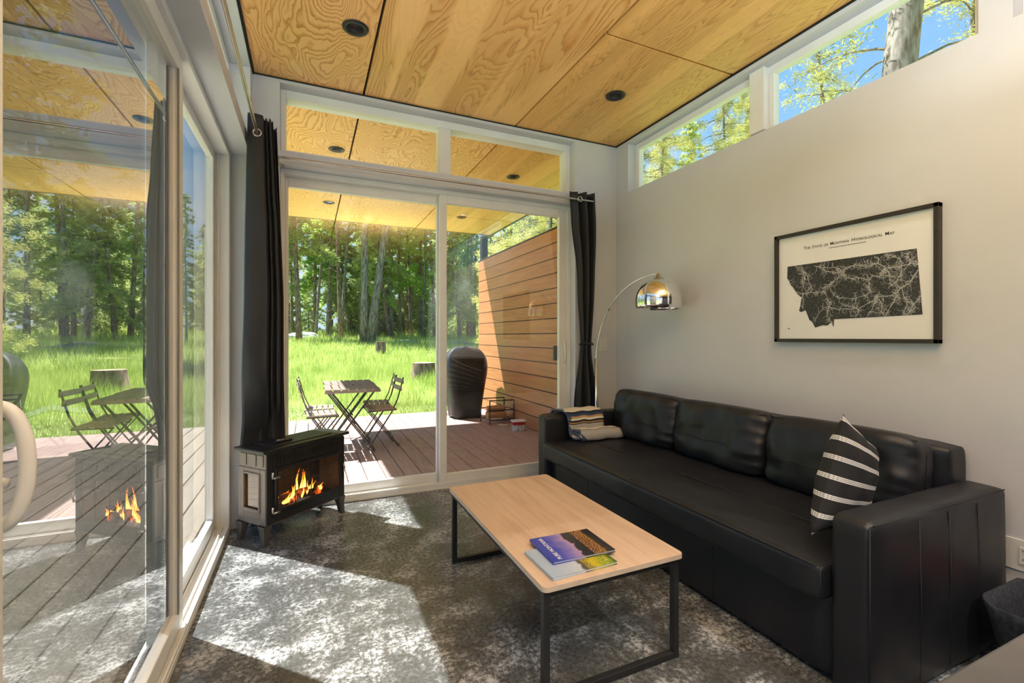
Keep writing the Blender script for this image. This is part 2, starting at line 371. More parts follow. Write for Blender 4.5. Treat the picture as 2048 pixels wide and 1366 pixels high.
for y0, y1 in ((2.27, 3.585), (-.17, 2.27), (-3.6, -.17)): panel(1.62, XR - .006, y0, y1, M['ply_fine'])
panel(-.65, .375, 3.80, 7.6, M['ply']); panel(.375, 1.62, 3.80, 6.20, M['ply']); panel(.375, 1.62, 6.20, 7.6, M['ply'])
panel(1.62, 2.95, 3.80, 6.6, M['ply_fine']); panel(1.62, 2.95, 6.6, 7.6, M['ply_fine'])
struct(B(-.74, XO, YB, 3.80, H, H + .028).build('ceiling_panel', M['ply'])); struct(B(XRO, 2.95, YB, 3.8, H, H + .028).build('ceiling_panel', M['ply']))
struct(MB().box(-.652, 2.952, 7.6, 7.63, H - .005, H + .34).box(-.68, -.65, 3.8, 7.63, H - .005, H + .34).box(2.95, 2.98, 3.8, 7.63, H - .005, H + .34).build('trim_roof_fascia', M['blackmetal']))
struct(MB().box(XL, XL + .012, YB, YF, H - .012, H).box(XL, XR, YF - .008, YF, H - .008, H).box(XR - .008, XR, YB, YF, H - .008, H).build('trim_ceiling', M['black_gap']), 'black shadow line around the plywood ceiling')
struct(MB().box(XL, -.19, YF - .014, YF, 0, .10).box(2.23, XR, YF - .014, YF, 0, .10).build('baseboard_front', M['trimwhite'], bevel=.003))
struct(B(XR - .014, XR, YB, YF - .015, 0, .10).build('baseboard_right', M['trimwhite'], bevel=.003))

def pane(x0, x1, y0, y1, z0, z1, parent, mat=None):
    """one sheet of glazing, flat in x or y"""
    if abs(x1 - x0) < 1e-6: vs = [(x0, y0, z0), (x0, y1, z0), (x0, y1, z1), (x0, y0, z1)]
    else: vs = [(x0, y0, z0), (x1, y0, z0), (x1, y0, z1), (x0, y0, z1)]
    return MB().add(vs, [(0, 1, 2, 3)]).build('glass_pane', mat or M['glass'], parent)
def ring(mb, ax, a0, a1, d0, d1, z0, z1, l, r, b, t):
    """rectangular frame; ax 'x' = runs along x at depth y d0..d1"""
    def bx(p0, p1, q0, q1):
        if ax == 'x': mb.box(p0, p1, d0, d1, q0, q1)
        else: mb.box(d0, d1, p0, p1, q0, q1)
    bx(a0, a0 + l, z0, z1); bx(a1 - r, a1, z0, z1); bx(a0 + l, a1 - r, z0, z0 + b); bx(a0 + l, a1 - r, z1 - t, z1)
    return mb
# far transom window
w = struct(empty('window_1', (0, 0, 0)), 'two-light transom window over the far sliding door')
mb = MB(); ring(mb, 'x', -.185, 2.222, 3.67, 3.79, 2.555, 3.03, .035, .045, .042, .06); mb.box(.98, 1.075, 3.67, 3.79, 2.597, 2.97)
mb.build('window_frame', M['white'], w, bevel=.004)
pane(-.15, .98, 3.73, 3.73, 2.597, 2.97, w); pane(1.075, 2.177, 3.73, 3.73, 2.597, 2.97, w)
# far sliding door
d = struct(empty('door_1', (0, 0, 0)), 'white two-panel sliding patio door to the deck')
mb = MB(); ring(mb, 'x', -.185, 2.222, 3.665, 3.795, 0, 2.46, .028, .035, .03, .035)
mb.box(-.157, 2.187, 3.665, 3.675, .03, .055).box(-.157, 2.187, 3.72, 3.727, .03, .05).box(-.157, 2.187, 3.785, 3.795, .03, .05)
mb.build('door_frame', M['white'], d, bevel=.003)
mb = ring(MB(), 'x', -.157, 1.035, 3.735, 3.778, .04, 2.43, .02, .06, .075, .075); s1 = mb.build('fixed_sash', M['white'], d, bevel=.004)
pane(-.137, .975, 3.757, 3.757, .115, 2.355, s1)
mb = ring(MB(), 'x', .985, 2.187, 3.68, 3.722, .04, 2.43, .06, .075, .075, .075); s2 = mb.build('sliding_sash', M['white'], d, bevel=.004)
pane(1.045, 2.112, 3.70, 3.70, .115, 2.355, s2)
def dpull(parent, x, y, z0, z1, ax, depth=.05, r=.011):
    mb = MB(); pts = []
    for k in range(13):
        t = k / 12; q = math.sin(PI * t) ** .55 * depth; z = z0 + (z1 - z0) * t
        pts.append((x, y - q, z) if ax == 'y' else (x + q, y, z))
    mb.tube(pts, r, 10); return mb.build('door_handle', M['white'], parent, smooth=True)
dpull(d, 2.155, 3.678, 1.01, 1.20, 'y', .035, .008)
MB().box(2.135, 2.175, 3.672, 3.682, .985, 1.225).build('handle_plate', M['white'], d, bevel=.004)
MB().box(2.085, 2.12, 3.725, 3.76, 1.03, 1.17).build('outer_handle', M['rubber'], d, bevel=.01)
# left sliding door
d = struct(empty('door_2', (0, 0, 0)), 'large white sliding door with insect screen on the left')
mb = MB(); ring(mb, 'y', .745, 3.46, -.598, -.462, 0, 2.45, .29, .05, .03, .04)
for xx in (-.472, -.505, -.538, -.572): mb.box(xx, xx + .008, 1.03, 3.42, .03, .048)
for xx in (-.475, -.53, -.57): mb.box(xx, xx + .012, 3.40, 3.415, .03, 2.41)
mb.build('door_frame', M['white'], d, bevel=.003)
mb = ring(MB(), 'y', .98, 2.33, -.525, -.485, .045, 2.42, .07, .07, .075, .075); s1 = mb.build('sliding_sash', M['white'], d, bevel=.004)
pane(-.505, -.505, 1.05, 2.26, .12, 2.345, s1, M['lowe'])
mb = ring(MB(), 'y', 2.20, 3.412, -.578, -.540, .045, 2.42, .10, .075, .075, .06); s2 = mb.build('fixed_sash', M['white'], d, bevel=.004)
pane(-.559, -.559, 2.30, 3.337, .12, 2.36, s2)
mb = MB().add([(-.5925, 1.03, .05), (-.5925, 2.245, .05), (-.5925, 2.245, 2.41), (-.5925, 1.03, 2.41)], [(0, 1, 2, 3)]); mb.build('insect_screen', M['screen'], d)
mb = MB().tube([(-.487 + .046 * math.sin(PI * k / 24) ** .75, 1.055, .928 + .205 * (1 - math.cos(PI * k / 24)) / 2) for k in range(25)], [.0115] * 25, 14)
mb.tube([(-.49, 1.06, 1.005), (-.468, 1.06, 1.0)], .009, 12)
B(-.489, -.484, 2.252, 2.266, .12, 2.345).build('gasket', M['gasket'], s1)
B(-.526, -.52, 2.245, 2.262, .12, 2.345).build('gasket', M['gasket'], s1)
mb.build('door_handle', M['white'], d, smooth=True)
# left transom
w = struct(empty('window_2', (0, 0, 0)), 'narrow transom window above the left sliding door')
mb = ring(MB(), 'y', .745, 3.46, -.59, -.47, 2.53, 3.03, .305, .05, .06, .05); mb.box(-.59, -.47, 2.18, 2.28, 2.59, 2.98)
mb.build('window_frame', M['white'], w, bevel=.004)
pane(-.53, -.53, 1.05, 2.18, 2.59, 2.98, w); pane(-.53, -.53, 2.28, 3.41, 2.59, 2.98, w)
# clerestory windows, right wall
w = struct(empty('window_3', (0, 0, 0)), 'high clerestory window above the sofa')
mb = ring(MB(), 'y', 1.002, 3.408, 2.765, 2.82, 2.58, 3.025, .045, .05, .03, .05); mb.box(2.72, 2.82, 2.065, 2.175, 2.61, 3.0245)
mb.box(2.766, 2.819, 2.03, 2.065, 2.61, 2.975)
mb.build('window_frame', M['white'], w, bevel=.004)
pane(2.79, 2.79, 1.047, 2.03, 2.61, 2.975, w); pane(2.79, 2.79, 2.175, 3.358, 2.61, 2.975, w)
w = struct(empty('window_4', (0, 0, 0)), 'second clerestory window nearer the kitchen')
ring(MB(), 'y', -1.6, .894, 2.765, 2.82, 2.58, 3.025, .045, .045, .03, .05).build('window_frame', M['white'], w, bevel=.004)
pane(2.79, 2.79, -1.555, .849, 2.61, 2.975, w)
# glazed door behind the camera
w = struct(empty('window_5', (0, 0, 0)), 'glazed opening of the kitchen side')
mb = ring(MB(), 'y', -2.2, .62, -.59, -.48, 0, 2.44, .06, .06, .08, .06); mb.box(-.59, -.48, -.72, -.62, .08, 2.38)
mb.build('window_frame', M['white'], w, bevel=.004); pane(-.53, -.53, -2.14, -.72, .08, 2.38, w); pane(-.53, -.53, -.62, .56, .08, 2.38, w)

# deck
mb = MB()
k0 = -2
for k in range(-2, 18):
    x0 = .314 + .16 * k
    mb.box(x0 + .004, x0 + .156, 3.802, 7.55, -.04, 0)
struct(mb.build('deck', M['deck'], bevel=.003, seg=1), 'reddish brown stained board deck beyond the doors')
mb = MB()
for k in range(-22, -6):
    x0 = .314 + .16 * k
    mb.box(x0 + .004, x0 + .156, -3, 7.55, -.04, 0)
for k in range(-6, -2):
    x0 = .314 + .16 * k; mb.box(max(x0 + .004, -9), min(x0 + .156, 9) if k < -6 else min(x0 + .156, -.001 + x0 + .157), 3.802 if x0 + .156 > -.6 else -3, 7.55, -.04, 0)
struct(mb.build('deck', M['deck_tan'], bevel=.003, seg=1), 'tan boards of the side deck, sun brightness in their colour')
struct(MB().box(-3.2, 3.2, -3, 7.53, -.30, -.05).build('deck_substructure', M['black_gap']))
# privacy wall beside the deck
mb = MB()
z = .0
while z < 2.56:
    z1 = min(z + .181, 2.575); mb.box(2.75, 2.87, 3.80, 7.654, z + .005, z1 - .002); z += .185
pw = struct(mb.build('wall_privacy', M['siding'], bevel=.004, seg=1), 'warm brown horizontal plank wall beside the deck')
B(2.759, 2.861, 3.80, 7.645, -.02, 2.575).build('wall_backing', M['black_gap'], pw)
o = B(2.745, 2.875, 3.80, 7.66, 2.575, 2.592).build('wall_cap', M['blackmetal'], pw)
tag(MB().box(2.82, 2.93, 7.66, 7.77, -.1, H).build('roof_post', M['blackmetal'], bevel=.004), 'dark square steel post holding the deck roof behind the plank wall', 'post')

# ------------------------------------------------------------------ ground
HR = [(0, -.20), (8, -.14), (13, .12), (23, .33), (30, .78), (36, 1.02), (45, 1.35), (60, 1.6), (140, 2.2)]
def gz(x, y):
    r = math.hypot(x, y)
    for (a, za), (b, zb) in zip(HR, HR[1:]):
        if r <= b: t = (r - a) / (b - a); return za + (zb - za) * t + .05 * math.sin(x * .7 + y * .4)
    return HR[-1][1]
HRx = np.array([a for a, _ in HR]); HRz = np.array([b for _, b in HR])
def gzv(x, y): return np.interp(np.hypot(x, y), HRx, HRz) + .05 * np.sin(x * .7 + y * .4)
xs = np.concatenate([np.linspace(-130, -40, 19), np.linspace(-36, 36, 73), np.linspace(40, 130, 19)])
struct(MB().grid([[(x, y, gz(x, y)) for x in xs] for y in xs]).build('ground', M['ground'], smooth=True), 'grassy meadow ground')

rng = np.random.default_rng(7)
def fast_mesh(name, V, mat, parent=None):
    """V: (n,3,3) triangles"""
    n = len(V); me = bpy.data.meshes.new(name); me.vertices.add(n * 3); me.vertices.foreach_set('co', V.astype(np.float32).ravel())
    me.loops.add(n * 3); me.loops.foreach_set('vertex_index', np.arange(n * 3, dtype=np.int32))
    me.polygons.add(n); me.polygons.foreach_set('loop_start', np.arange(0, n * 3, 3, dtype=np.int32)); me.polygons.foreach_set('loop_total', np.full(n, 3, dtype=np.int32))
    me.update(calc_edges=True); me.materials.append(mat); o = bpy.data.objects.new(name, me); COL.objects.link(o)
    if parent: o.parent = parent
    return o
def blades(n, r0, r1, a0, a1, h0, h1, w, lim, clump=0):
    r = np.sqrt(rng.uniform(r0 ** 2, r1 ** 2, n)); a = np.radians(rng.uniform(a0, a1, n))
    x = r * np.sin(a); y = r * np.cos(a)
    ok = lim(x, y); x, y = x[ok], y[ok]; n = len(x)
    z = gzv(x, y) - .02
    hh = rng.uniform(h0, h1, n) * (1 + .35 * np.sin(x * 1.9 + np.sin(y * 1.3) * 2)); ww = w * rng.uniform(.6, 1.3, n)
    t = rng.uniform(0, 2 * PI, n); le = rng.uniform(.05, .55, n) * hh; la = rng.uniform(0, 2 * PI, n)
    V = np.zeros((n, 3, 3))
    V[:, 0] = np.stack([x - np.cos(t) * ww / 2, y - np.sin(t) * ww / 2, z], 1); V[:, 1] = np.stack([x + np.cos(t) * ww / 2, y + np.sin(t) * ww / 2, z], 1)
    V[:, 2] = np.stack([x + np.cos(la) * le, y + np.sin(la) * le, z + hh], 1)
    return V
out = lambda x, y: ~((x > -3.4) & (x < 3.3) & (y < 8.6))
V = np.concatenate([blades(90000, 8.3, 16, -65, 40, .16, .38, .012, lambda x, y: ~((x > -4.2) & (x < 3.6) & (y < 9.0))),
                    blades(95000, 16, 36, -70, 45, .20, .42, .03, out), blades(45000, 36, 70, -70, 50, .25, .55, .07, out)])
tag(fast_mesh('tall_grass', V, M['grass']), 'tall bright green meadow grass beyond the deck', 'grass', kind='stuff')
V = blades(45000, 7.5, 10.6, -50, 28, .05, .12, .012, lambda x, y: (y > 7.58) & (y < 9.5) & (x > -6.5) & (x < 4.5))
tag(fast_mesh('short_grass', V, M['lawn']), 'short mown grass strip along the deck edge', 'grass', kind='stuff')

# ------------------------------------------------------------------ trees
def make_tree(seed, Ht, r0, cs, cr, nb, mats, leaf=.40, per=20, name='conifer', droop=.35, lean=0., bare=0, width=.13):
    rg = np.random.default_rng(seed)
    root = empty(name)
    mb = MB(); pts = []; rs = []
    for i in range(10):
        t = i / 9; pts.append((lean * Ht * t + .12 * math.sin(seed + t * 5) * t * 2, .1 * math.cos(seed * 2 + t * 4) * t, -.3 + (Ht + .3) * t)); rs.append(max(.015, r0 * (1.25 if i == 0 else 1) * (1 - t * .93)))
    mb.tube(pts, rs, 9)
    def axis(z):
        t = max(0, min(1, z / Ht)) * 9; i = min(8, int(t)); f = t - i
        return np.array([pts[i][k] + (pts[i + 1][k] - pts[i][k]) * f for k in range(3)])
    for i in range(bare):
        z = rg.uniform(1.5, max(2, cs)); a = rg.uniform(0, 2 * PI); L = rg.uniform(.6, 1.6); p = axis(z); dx, dy = math.cos(a), math.sin(a)
        mb.tube([p, (p[0] + dx * L * .5, p[1] + dy * L * .5, z + .08), (p[0] + dx * L, p[1] + dy * L, z - .15)], [.022, .014, .004], 3)
    tris = []
    for i in range(nb):
        t = (i + rg.uniform(0, 1)) / nb; z = cs + (Ht * .985 - cs) * t; a = rg.uniform(0, 2 * PI)
        L = cr * (1 - t) ** .75 * rg.uniform(.55, 1.15) + .25; up = (.5 * t - .12)
        p = axis(z); d = np.array([math.cos(a), math.sin(a), 0])
        def q(s): return p + d * L * s + np.array([0, 0, L * (up * s - droop * s * s)])
        mb.tube([q(0), q(.5), q(1)], [max(.012, .022 * L), .012, .004], 3, cap=False)
        ns = max(2, int(L / .3))
        S = np.repeat(np.linspace(.22, 1.02, ns), per); n = len(S)
        c = p + d * (L * S)[:, None] + np.stack([0 * S, 0 * S, L * (up * S - droop * S * S)], 1)
        perp = np.array([-d[1], d[0], 0]); c = c + perp * (rg.normal(0, .20, n) * L * (1.05 - S) )[:, None] + rg.normal(0, .07, (n, 3))
        v = rg.normal(0, 1, (n, 3)) + d * .9; v[:, 2] *= .6; v /= np.linalg.norm(v, axis=1)[:, None]
        w_ = np.cross(v, rg.normal(0, 1, (n, 3))); w_ /= np.linalg.norm(w_, axis=1)[:, None] + 1e-6
        l_ = leaf * rg.uniform(.6, 1.2, n)
        T = np.stack([c - w_ * width / 2, c + w_ * width / 2, c + v * l_[:, None]], 1); tris.append(T)
    bark, leafm = mats
    mb.build('trunk', bark, root, smooth=True)
    fast_mesh('foliage', np.concatenate(tris), leafm, root)
    remember(root); root.hide_render = False
    return root
protos = [make_tree(3, 21, .19, 6.0, 2.3, 95, (M['bark'], M['needles']), bare=16, leaf=.38),
          make_tree(5, 23, .21, 8.0, 2.1, 90, (M['bark_grey'], M['needles']), bare=22, leaf=.38),
          make_tree(8, 19, .15, 3.6, 1.9, 100, (M['bark_grey'], M['needles_dark']), bare=12),
          make_tree(13, 22, .17, 4.6, 2.0, 90, (M['bark'], M['needles_light']), bare=14, droop=.5),
          make_tree(17, 17, .12, 2.2, 1.8, 110, (M['bark_grey'], M['needles']), bare=8),
          make_tree(23, 9, .09, .5, 1.9, 95, (M['bark_grey'], M['needles']), leaf=.32),
          make_tree(29, 6.5, .07, .3, 1.5, 80, (M['bark_grey'], M['needles']), leaf=.28)]
LODGE = len(protos); protos.append(make_tree(41, 22, .15, 11.5, 1.7, 62, (M['bark'], M['needles']), bare=26, leaf=.38))
protos.append(make_tree(43, 23, .14, 10.0, 1.8, 66, (M['bark_grey'], M['needles_light']), bare=24, leaf=.38))
used = set()
def place_tree(k, az, rr, label, group=None, s=1.0, rz=None, lean=None, cat='tree'):
    a = math.radians(az); x = rr * math.sin(a); y = rr * math.cos(a)
    o = protos[k] if k not in used else copy_tree(protos[k]); used.add(k)
    o.location = (x, y, gz(x, y)); o.rotation_euler = (0, 0, random.uniform(0, 6.28) if rz is None else rz)
    if lean: o.rotation_euler = (lean[0], lean[1], 0)
    o.scale = (s, s, s)
    for k_ in ('label', 'category', 'group'):
        if k_ in o: del o[k_]
    return tag(o, label, cat, group)
random.seed(4)
R_ = math.radians
# trees that stand out at the edge of the meadow
place_tree(0, -1.0, 34, 'straight grey-brown conifer beside the pale boulder', lean=(0, R_(-1.5)))
place_tree(3, .6, 43, 'conifer with bright green hanging foliage behind the pale boulder')
place_tree(2, 2.3, 44, 'slim dark conifer right of the bright green tree')
place_tree(1, 6.1, 30, 'thick upright trunk of the close pair in mid meadow', s=1.2, rz=1)
place_tree(1, 6.75, 29.8, 'thick trunk leaning right from the close pair in mid meadow', s=1.25, lean=(R_(1), R_(7)))
place_tree(2, 4.3, 46, 'conifer leaning left behind the close pair', lean=(0, R_(-5)))
place_tree(0, 9.0, 38, 'thin trunk leaning left behind the tree stump', s=.9, lean=(0, R_(-7)))
place_tree(3, 12.7, 40, 'tall conifer with light green crown left of the door stile', rz=2)
place_tree(4, 17.6, 34, 'slim trunk leaning left, seen above the covered grill', lean=(0, R_(-6)))
place_tree(0, 11, 45, 'tall conifer between the leaning thin trunk and the light green conifer')
place_tree(1, -9, 36, 'tall conifer seen through the left sliding door', s=.45)
place_tree(2, -11.5, 30, 'dead-topped slim conifer seen through the left sliding door', s=.43)
place_tree(4, -20, 24, 'big leaning conifer seen through the insect screen', s=1.3, lean=(0, R_(-8)))
# the forest
gl = 'conifer in the dense forest behind the meadow'
n = 0
placed = []
while n < 112:
    az = random.uniform(-62, 50); rr = random.uniform(38, 74) ** 1.0
    a = R_(az); x, y = rr * math.sin(a), rr * math.cos(a)
    if any((x - p) ** 2 + (y - q) ** 2 < 4.5 for p, q in placed): continue
    placed.append((x, y))
    k = random.choices([0, 1, 2, 3, 4], [3, 3, 3, 1.3, 3])[0]
    place_tree(k, az, rr, gl, 'conifers of the forest behind the meadow', s=random.uniform(.7, 1.08) * (.44 if az < -6 else 1)); n += 1
for i in range(36):
    az = -7 + 34 * (i + random.random()) / 26 if i < 26 else random.uniform(-50, -8)
    place_tree(LODGE + (random.random() < .4), az, random.uniform(33.5, 47), 'tall bare-stemmed conifer at the near edge of the forest', 'bare-stemmed conifers at the forest edge', s=random.uniform(.85, 1.1) * (.42 if az < -6 else 1), lean=(R_(random.uniform(-2, 2)), R_(random.gauss(0, 2.5))))
for i in range(74):
    place_tree(random.choice([5, 5, 6]), random.uniform(-60, 48), random.uniform(44, 70), 'bushy young fir in the forest understory', 'young firs of the forest understory', s=random.uniform(.7, 1.3))
# trees outside the clerestory
GOLD = len(protos); protos.append(make_tree(31, 8.6, .09, 1.5, 1.5, 110, (M['bark_grey'], M['needles_gold']), leaf=.075, per=150, width=.016))
protos.append(make_tree(37, 12, .13, 4.4, 1.6, 70, (M['bark_grey'], M['needles_gold']), leaf=.075, per=140, width=.016))
def place_xy(k, x, y, *a, **kw): return place_tree(k + GOLD - 7 if k > 6 else k, math.degrees(math.atan2(x, y)), math.hypot(x, y), *a, **kw)
place_xy(7, 9.2, 7.35, 'young golden-green fir left in the wide clerestory pane', s=.80)
place_xy(8, 11.0, 6.9, 'airy pine with sparse golden foliage behind the big leaning trunk', s=.82)
place_xy(7, 13.6, 5.2, 'fir tip at the right end of the wide clerestory pane', s=1.42)
for i, (x, y, k, s) in enumerate([(8.4, 12.0, 7, 1.1), (10.5, 11.5, 8, .9), (7.5, 13.5, 7, 1.2), (9.4, 15.0, 7, 1.3), (12.5, 13.5, 8, 1.2), (13, 16, 8, 1.3), (11, 18, 8, 1.3), (14.5, 11.5, 7, 1.2), (8.4, 17.5, 7, 1.3), (16, 14, 7, 1.5)]):
    place_xy(k, x, y, 'conifer crowding the narrow clerestory pane', 'conifers behind the narrow clerestory pane', s=s)
# big leaning trunk
tr_ = empty('leaning_pine', (8.55, 4.35, gz(8.5, 4.3)))
pts = [(0, 0, -.3), (.05, 0, 2), (.15, -.02, 4), (.35, -.08, 6), (.62, -.14, 8), (1.0, -.2, 11), (1.3, -.3, 15)]
mb = MB().tube(pts, [.30, .26, .24, .225, .21, .17, .08], 14)
mb.build('trunk', M['bark_grey'], tr_, smooth=True)
mb = MB()
for z, a, L, s in ((5.6, -1.0, 1.5, .35), (6.4, -.9, 1.3, .3), (7.1, -1.2, 1.4, .2), (5.2, 1.6, 1.4, .3), (6.0, 2.0, 1.6, .3), (6.9, 1.7, 1.5, .4), (5.9, 1.2, 1.2, .2)):
    p = Vector((.35 * (z / 6) ** 2, -.03 * z / 3, z)); d_ = Vector((math.cos(a), math.sin(a), 0))
    mb.tube([p + d_ * L * t + Vector((0, 0, s * math.sin(PI * t * .8) - .25 * t * t)) for t in (0, .2, .4, .6, .8, 1)], [.028, .022, .017, .013, .009, .004], 5)
mb.build('dead_branches', M['bark_grey'], tr_)
rg = np.random.default_rng(5); T = []
for i in range(34):
    z = rg.uniform(4.6, 9.5); a = rg.uniform(.8, 2.6); L = rg.uniform(.5, 2.0); c = np.array([.35 * (z / 6) ** 2 + math.cos(a) * L, -.05 + math.sin(a) * L, z + .1])
    n_ = 60; cc_ = c + rg.normal(0, .16, (n_, 3)); v = rg.normal(0, 1, (n_, 3)); v /= np.linalg.norm(v, axis=1)[:, None]; w_ = np.cross(v, rg.normal(0, 1, (n_, 3))); w_ /= np.linalg.norm(w_, axis=1)[:, None]
    T.append(np.stack([cc_ - w_ * .012, cc_ + w_ * .012, cc_ + v * .13], 1))
fast_mesh('foliage', np.concatenate(T), M['needles_gold'], tr_)
tag(tr_, 'thick leaning grey pine trunk crossing the wide clerestory pane', 'tree')

# stumps, logs, rock
def stump(x, y, r, h, label):
    g0 = gz(x, y); rt = empty('tree_stump', (x, y, g0)); P = []
    for i, z in enumerate((-.1, .05, h * .6, h)):
        P.append([((r * (1.2 - .2 * i / 3) * (1 + .06 * math.sin(5 * t + i) + .04 * math.sin(11 * t))) * math.cos(t), (r * (1.2 - .2 * i / 3) * (1 + .06 * math.sin(5 * t + i))) * math.sin(t), z) for t in [2 * PI * k / 24 for k in range(24)]])
    mb = MB().grid(P, closed=True); mb.build('bark', M['bark'], rt, smooth=True)
    MB().add([(p[0], p[1], h) for p in P[-1]], [tuple(range(24))]).build('cut_face', M['cutwood'], rt)
    tag(rt, label, 'stump')
stump(3.36, 24.2, .24, .62, 'upright tree stump standing in the meadow beyond the bistro tables')
stump(2.85, 12.35, .29, .42, 'wide low tree stump in the grass left of the covered grill')
stump(-4.35, 14.2, .40, .55, 'broad pale-topped stump seen through the left sliding door')
def log(p, q, r, label):
    a = Vector((p[0], p[1], gz(*p) + r * .7)); b = Vector((q[0], q[1], gz(*q) + r * .7)); c = empty('fallen_log', a)
    MB().tube([(b - a) * t + Vector((0, .1 * math.sin(9 * t), .06 * math.sin(7 * t))) for t in [k / 8 for k in range(9)]], [r * (1 - .4 * k / 8) for k in range(9)], 10).build('log', M['bark_grey'], c, smooth=True)
    tag(c, label, 'log')
log((8.2, 28.2), (10.4, 27.0), .16, 'fallen grey log lying at the meadow edge behind the grill')
log((5.4, 30.5), (8.4, 29.6), .14, 'thin fallen log at the meadow edge left of the door stile')
log((-10.5, 27.5), (-6.6, 27.0), .18, 'long fallen log seen through the left sliding door')
bm = bmesh.new(); bmesh.ops.create_icosphere(bm, subdivisions=4, radius=1)
for v in bm.verts:
    q = v.co.copy(); v.co = Vector((q.x * 1.15, q.y * .8, max(q.z, -.3) * .42)) * (1 + .16 * noise.noise(q * 1.6) + .05 * noise.noise(q * 5))
me = bpy.data.meshes.new('boulder'); bm.to_mesh(me); bm.free(); me.materials.append(M['rock'])
for p in me.polygons: p.use_smooth = True
o = bpy.data.objects.new('boulder', me); COL.objects.link(o); o.location = (-.35, 37, gz(-.35, 37) + .1)
tag(o, 'large pale boulder at the foot of the straight conifer', 'rock')

# ================================================================== INTERIOR OBJECTS
def puff(sx, sy, sz, n=28, round_=.25, bul=.5, wr=.006, seed=0, flat=0):
    """soft block centred at 0; sz is the thickness; bulges towards the middle"""
    P = []
    bm = bmesh.new(); bmesh.ops.create_cube(bm, size=2); bmesh.ops.subdivide_edges(bm, edges=bm.edges, cuts=n, use_grid_fill=True)
    for v in bm.verts:
        p = v.co
        u, w, t = p.x, p.y, p.z
        m_ = max(abs(u), abs(w), abs(t)) or 1
        k = 8.0
        l = (abs(u) ** k + abs(w) ** k + abs(t) ** k) ** (1 / k)
        q = p * (m_ / l)
        e = (1 - abs(q.x) ** 4) * (1 - abs(q.y) ** 4); e = max(e, 0) ** .5
        th = (1 - bul) + bul * e
        x, y, z = q.x * sx / 2 * (1 - .03 * (abs(q.y) ** 2)), q.y * sy / 2 * (1 - .03 * abs(q.x) ** 2), q.z * sz / 2 * th
        w1 = noise.noise(Vector((x * 9 + seed, y * 9, z * 4))) * wr
        w2 = abs(noise.noise(Vector((x * 3 + seed * 2, y * 16, 3.1)))) * wr * 1.3 * (abs(q.x) ** 3)
        v.co = (x, y, z + (w1 - w2) * (1 if q.z > 0 else -1))
    me = bpy.data.meshes.new('soft'); bm.to_mesh(me); bm.free()
    for p in me.polygons: p.use_smooth = True
    return me
def link(name, me, mat, parent=None, loc=(0, 0, 0), rot=(0, 0, 0)):
    me.materials.clear(); me.materials.append(mat); o = bpy.data.objects.new(name, me); COL.objects.link(o); o.location = loc; o.rotation_euler = rot
    if parent: o.parent = parent
    return o
def softbox(name, x0, x1, y0, y1, z0, z1, mat, parent, n=22, k=14., wr=.004, seed=1):
    bm = bmesh.new(); bmesh.ops.create_cube(bm, size=2); bmesh.ops.subdivide_edges(bm, edges=bm.edges, cuts=n, use_grid_fill=True)
    dx, dy, dz = (x1 - x0) / 2, (y1 - y0) / 2, (z1 - z0) / 2; r = .028
    for v in bm.verts:
        p = Vector((v.co.x * dx, v.co.y * dy, v.co.z * dz))
        c = Vector((max(-dx + r, min(dx - r, p.x)), max(-dy + r, min(dy - r, p.y)), max(-dz + r, min(dz - r, p.z))))
        d_ = p - c; nn = d_.normalized() if d_.length > 1e-7 else Vector((0, 0, 0))
        q = c + nn * min(r, d_.length)
        nn2 = Vector((round(v.co.x * .501) if abs(v.co.x) > .999 else 0, round(v.co.y * .501) if abs(v.co.y) > .999 else 0, round(v.co.z * .501) if abs(v.co.z) > .999 else 0))
        e = (1 - v.co.x ** 4) * (1 - v.co.y ** 4) + (1 - v.co.x ** 4) * (1 - v.co.z ** 4) + (1 - v.co.y ** 4) * (1 - v.co.z ** 4)
        q += nn2 * (wr * 1.2 * min(1, e) + wr * noise.noise(p * 7 + Vector((seed, 0, 0))))
        v.co = q
    me = bpy.data.meshes.new(name); bm.to_mesh(me); bm.free()
    for p in me.polygons: p.use_smooth = True
    return link(name, me, mat, parent, ((x0 + x1) / 2, (y0 + y1) / 2, (z0 + z1) / 2))
def seam(pts, parent, r=.0028, name='seam'):
    return MB().tube(pts, r, 5).build(name, M['stitch'], parent, smooth=True)
# ---- sofa
sf = tag(empty('sofa', (0, 0, 0)), 'long black leather sofa along the right wall', 'sofa')
sf.location = (1.66, .88, 0)
def S(x, y, z): return (x - 1.66, y - .88, z)
def sbox(nm, x0, x1, y0, y1, z0, z1, **k): return softbox(nm, x0 - 1.66, x1 - 1.66, y0 - .88, y1 - .88, z0, z1, M['leather'], sf, **k)
sbox('base', 1.715, 2.58, 1.02, 3.12, .012, .335, wr=.003)
sbox('seat', 1.635, 2.60, 1.02, 3.125, .315, .45, wr=.006, n=40)
a1 = sbox('armrest', 1.675, 2.62, .885, 1.02, .01, .635, wr=.004)
a2 = sbox('armrest', 1.675, 2.62, 3.125, 3.265, .01, .635, wr=.004, seed=5)
sbox('backrest', 2.50, 2.655, 1.03, 3.12, .32, .775, wr=.004)
seam([S(1.97, 1.04, .4545), S(1.97, 1.7, .459), S(1.97, 2.4, .459), S(1.97, 3.1, .4545)], sf)
for yy in (1.02, 1.54, 2.05, 2.58):
    if yy > 1.1: seam([S(1.637, yy, .325), S(1.634, yy, .44)], sf)
for yy in (1.56, 2.6): seam([S(1.7115, yy, .02), S(1.7115, yy, .31)], sf, .003)
for xx in (1.95, 2.15, 2.36): seam([S(xx, .882, .05), S(xx + .004, .8795, .35), S(xx - .004, .8815, .61)], sf)
seam([S(1.70, .893, .625), S(2.60, .893, .625)], sf); seam([S(1.682, .895, .04), S(1.682, .895, .62)], sf)
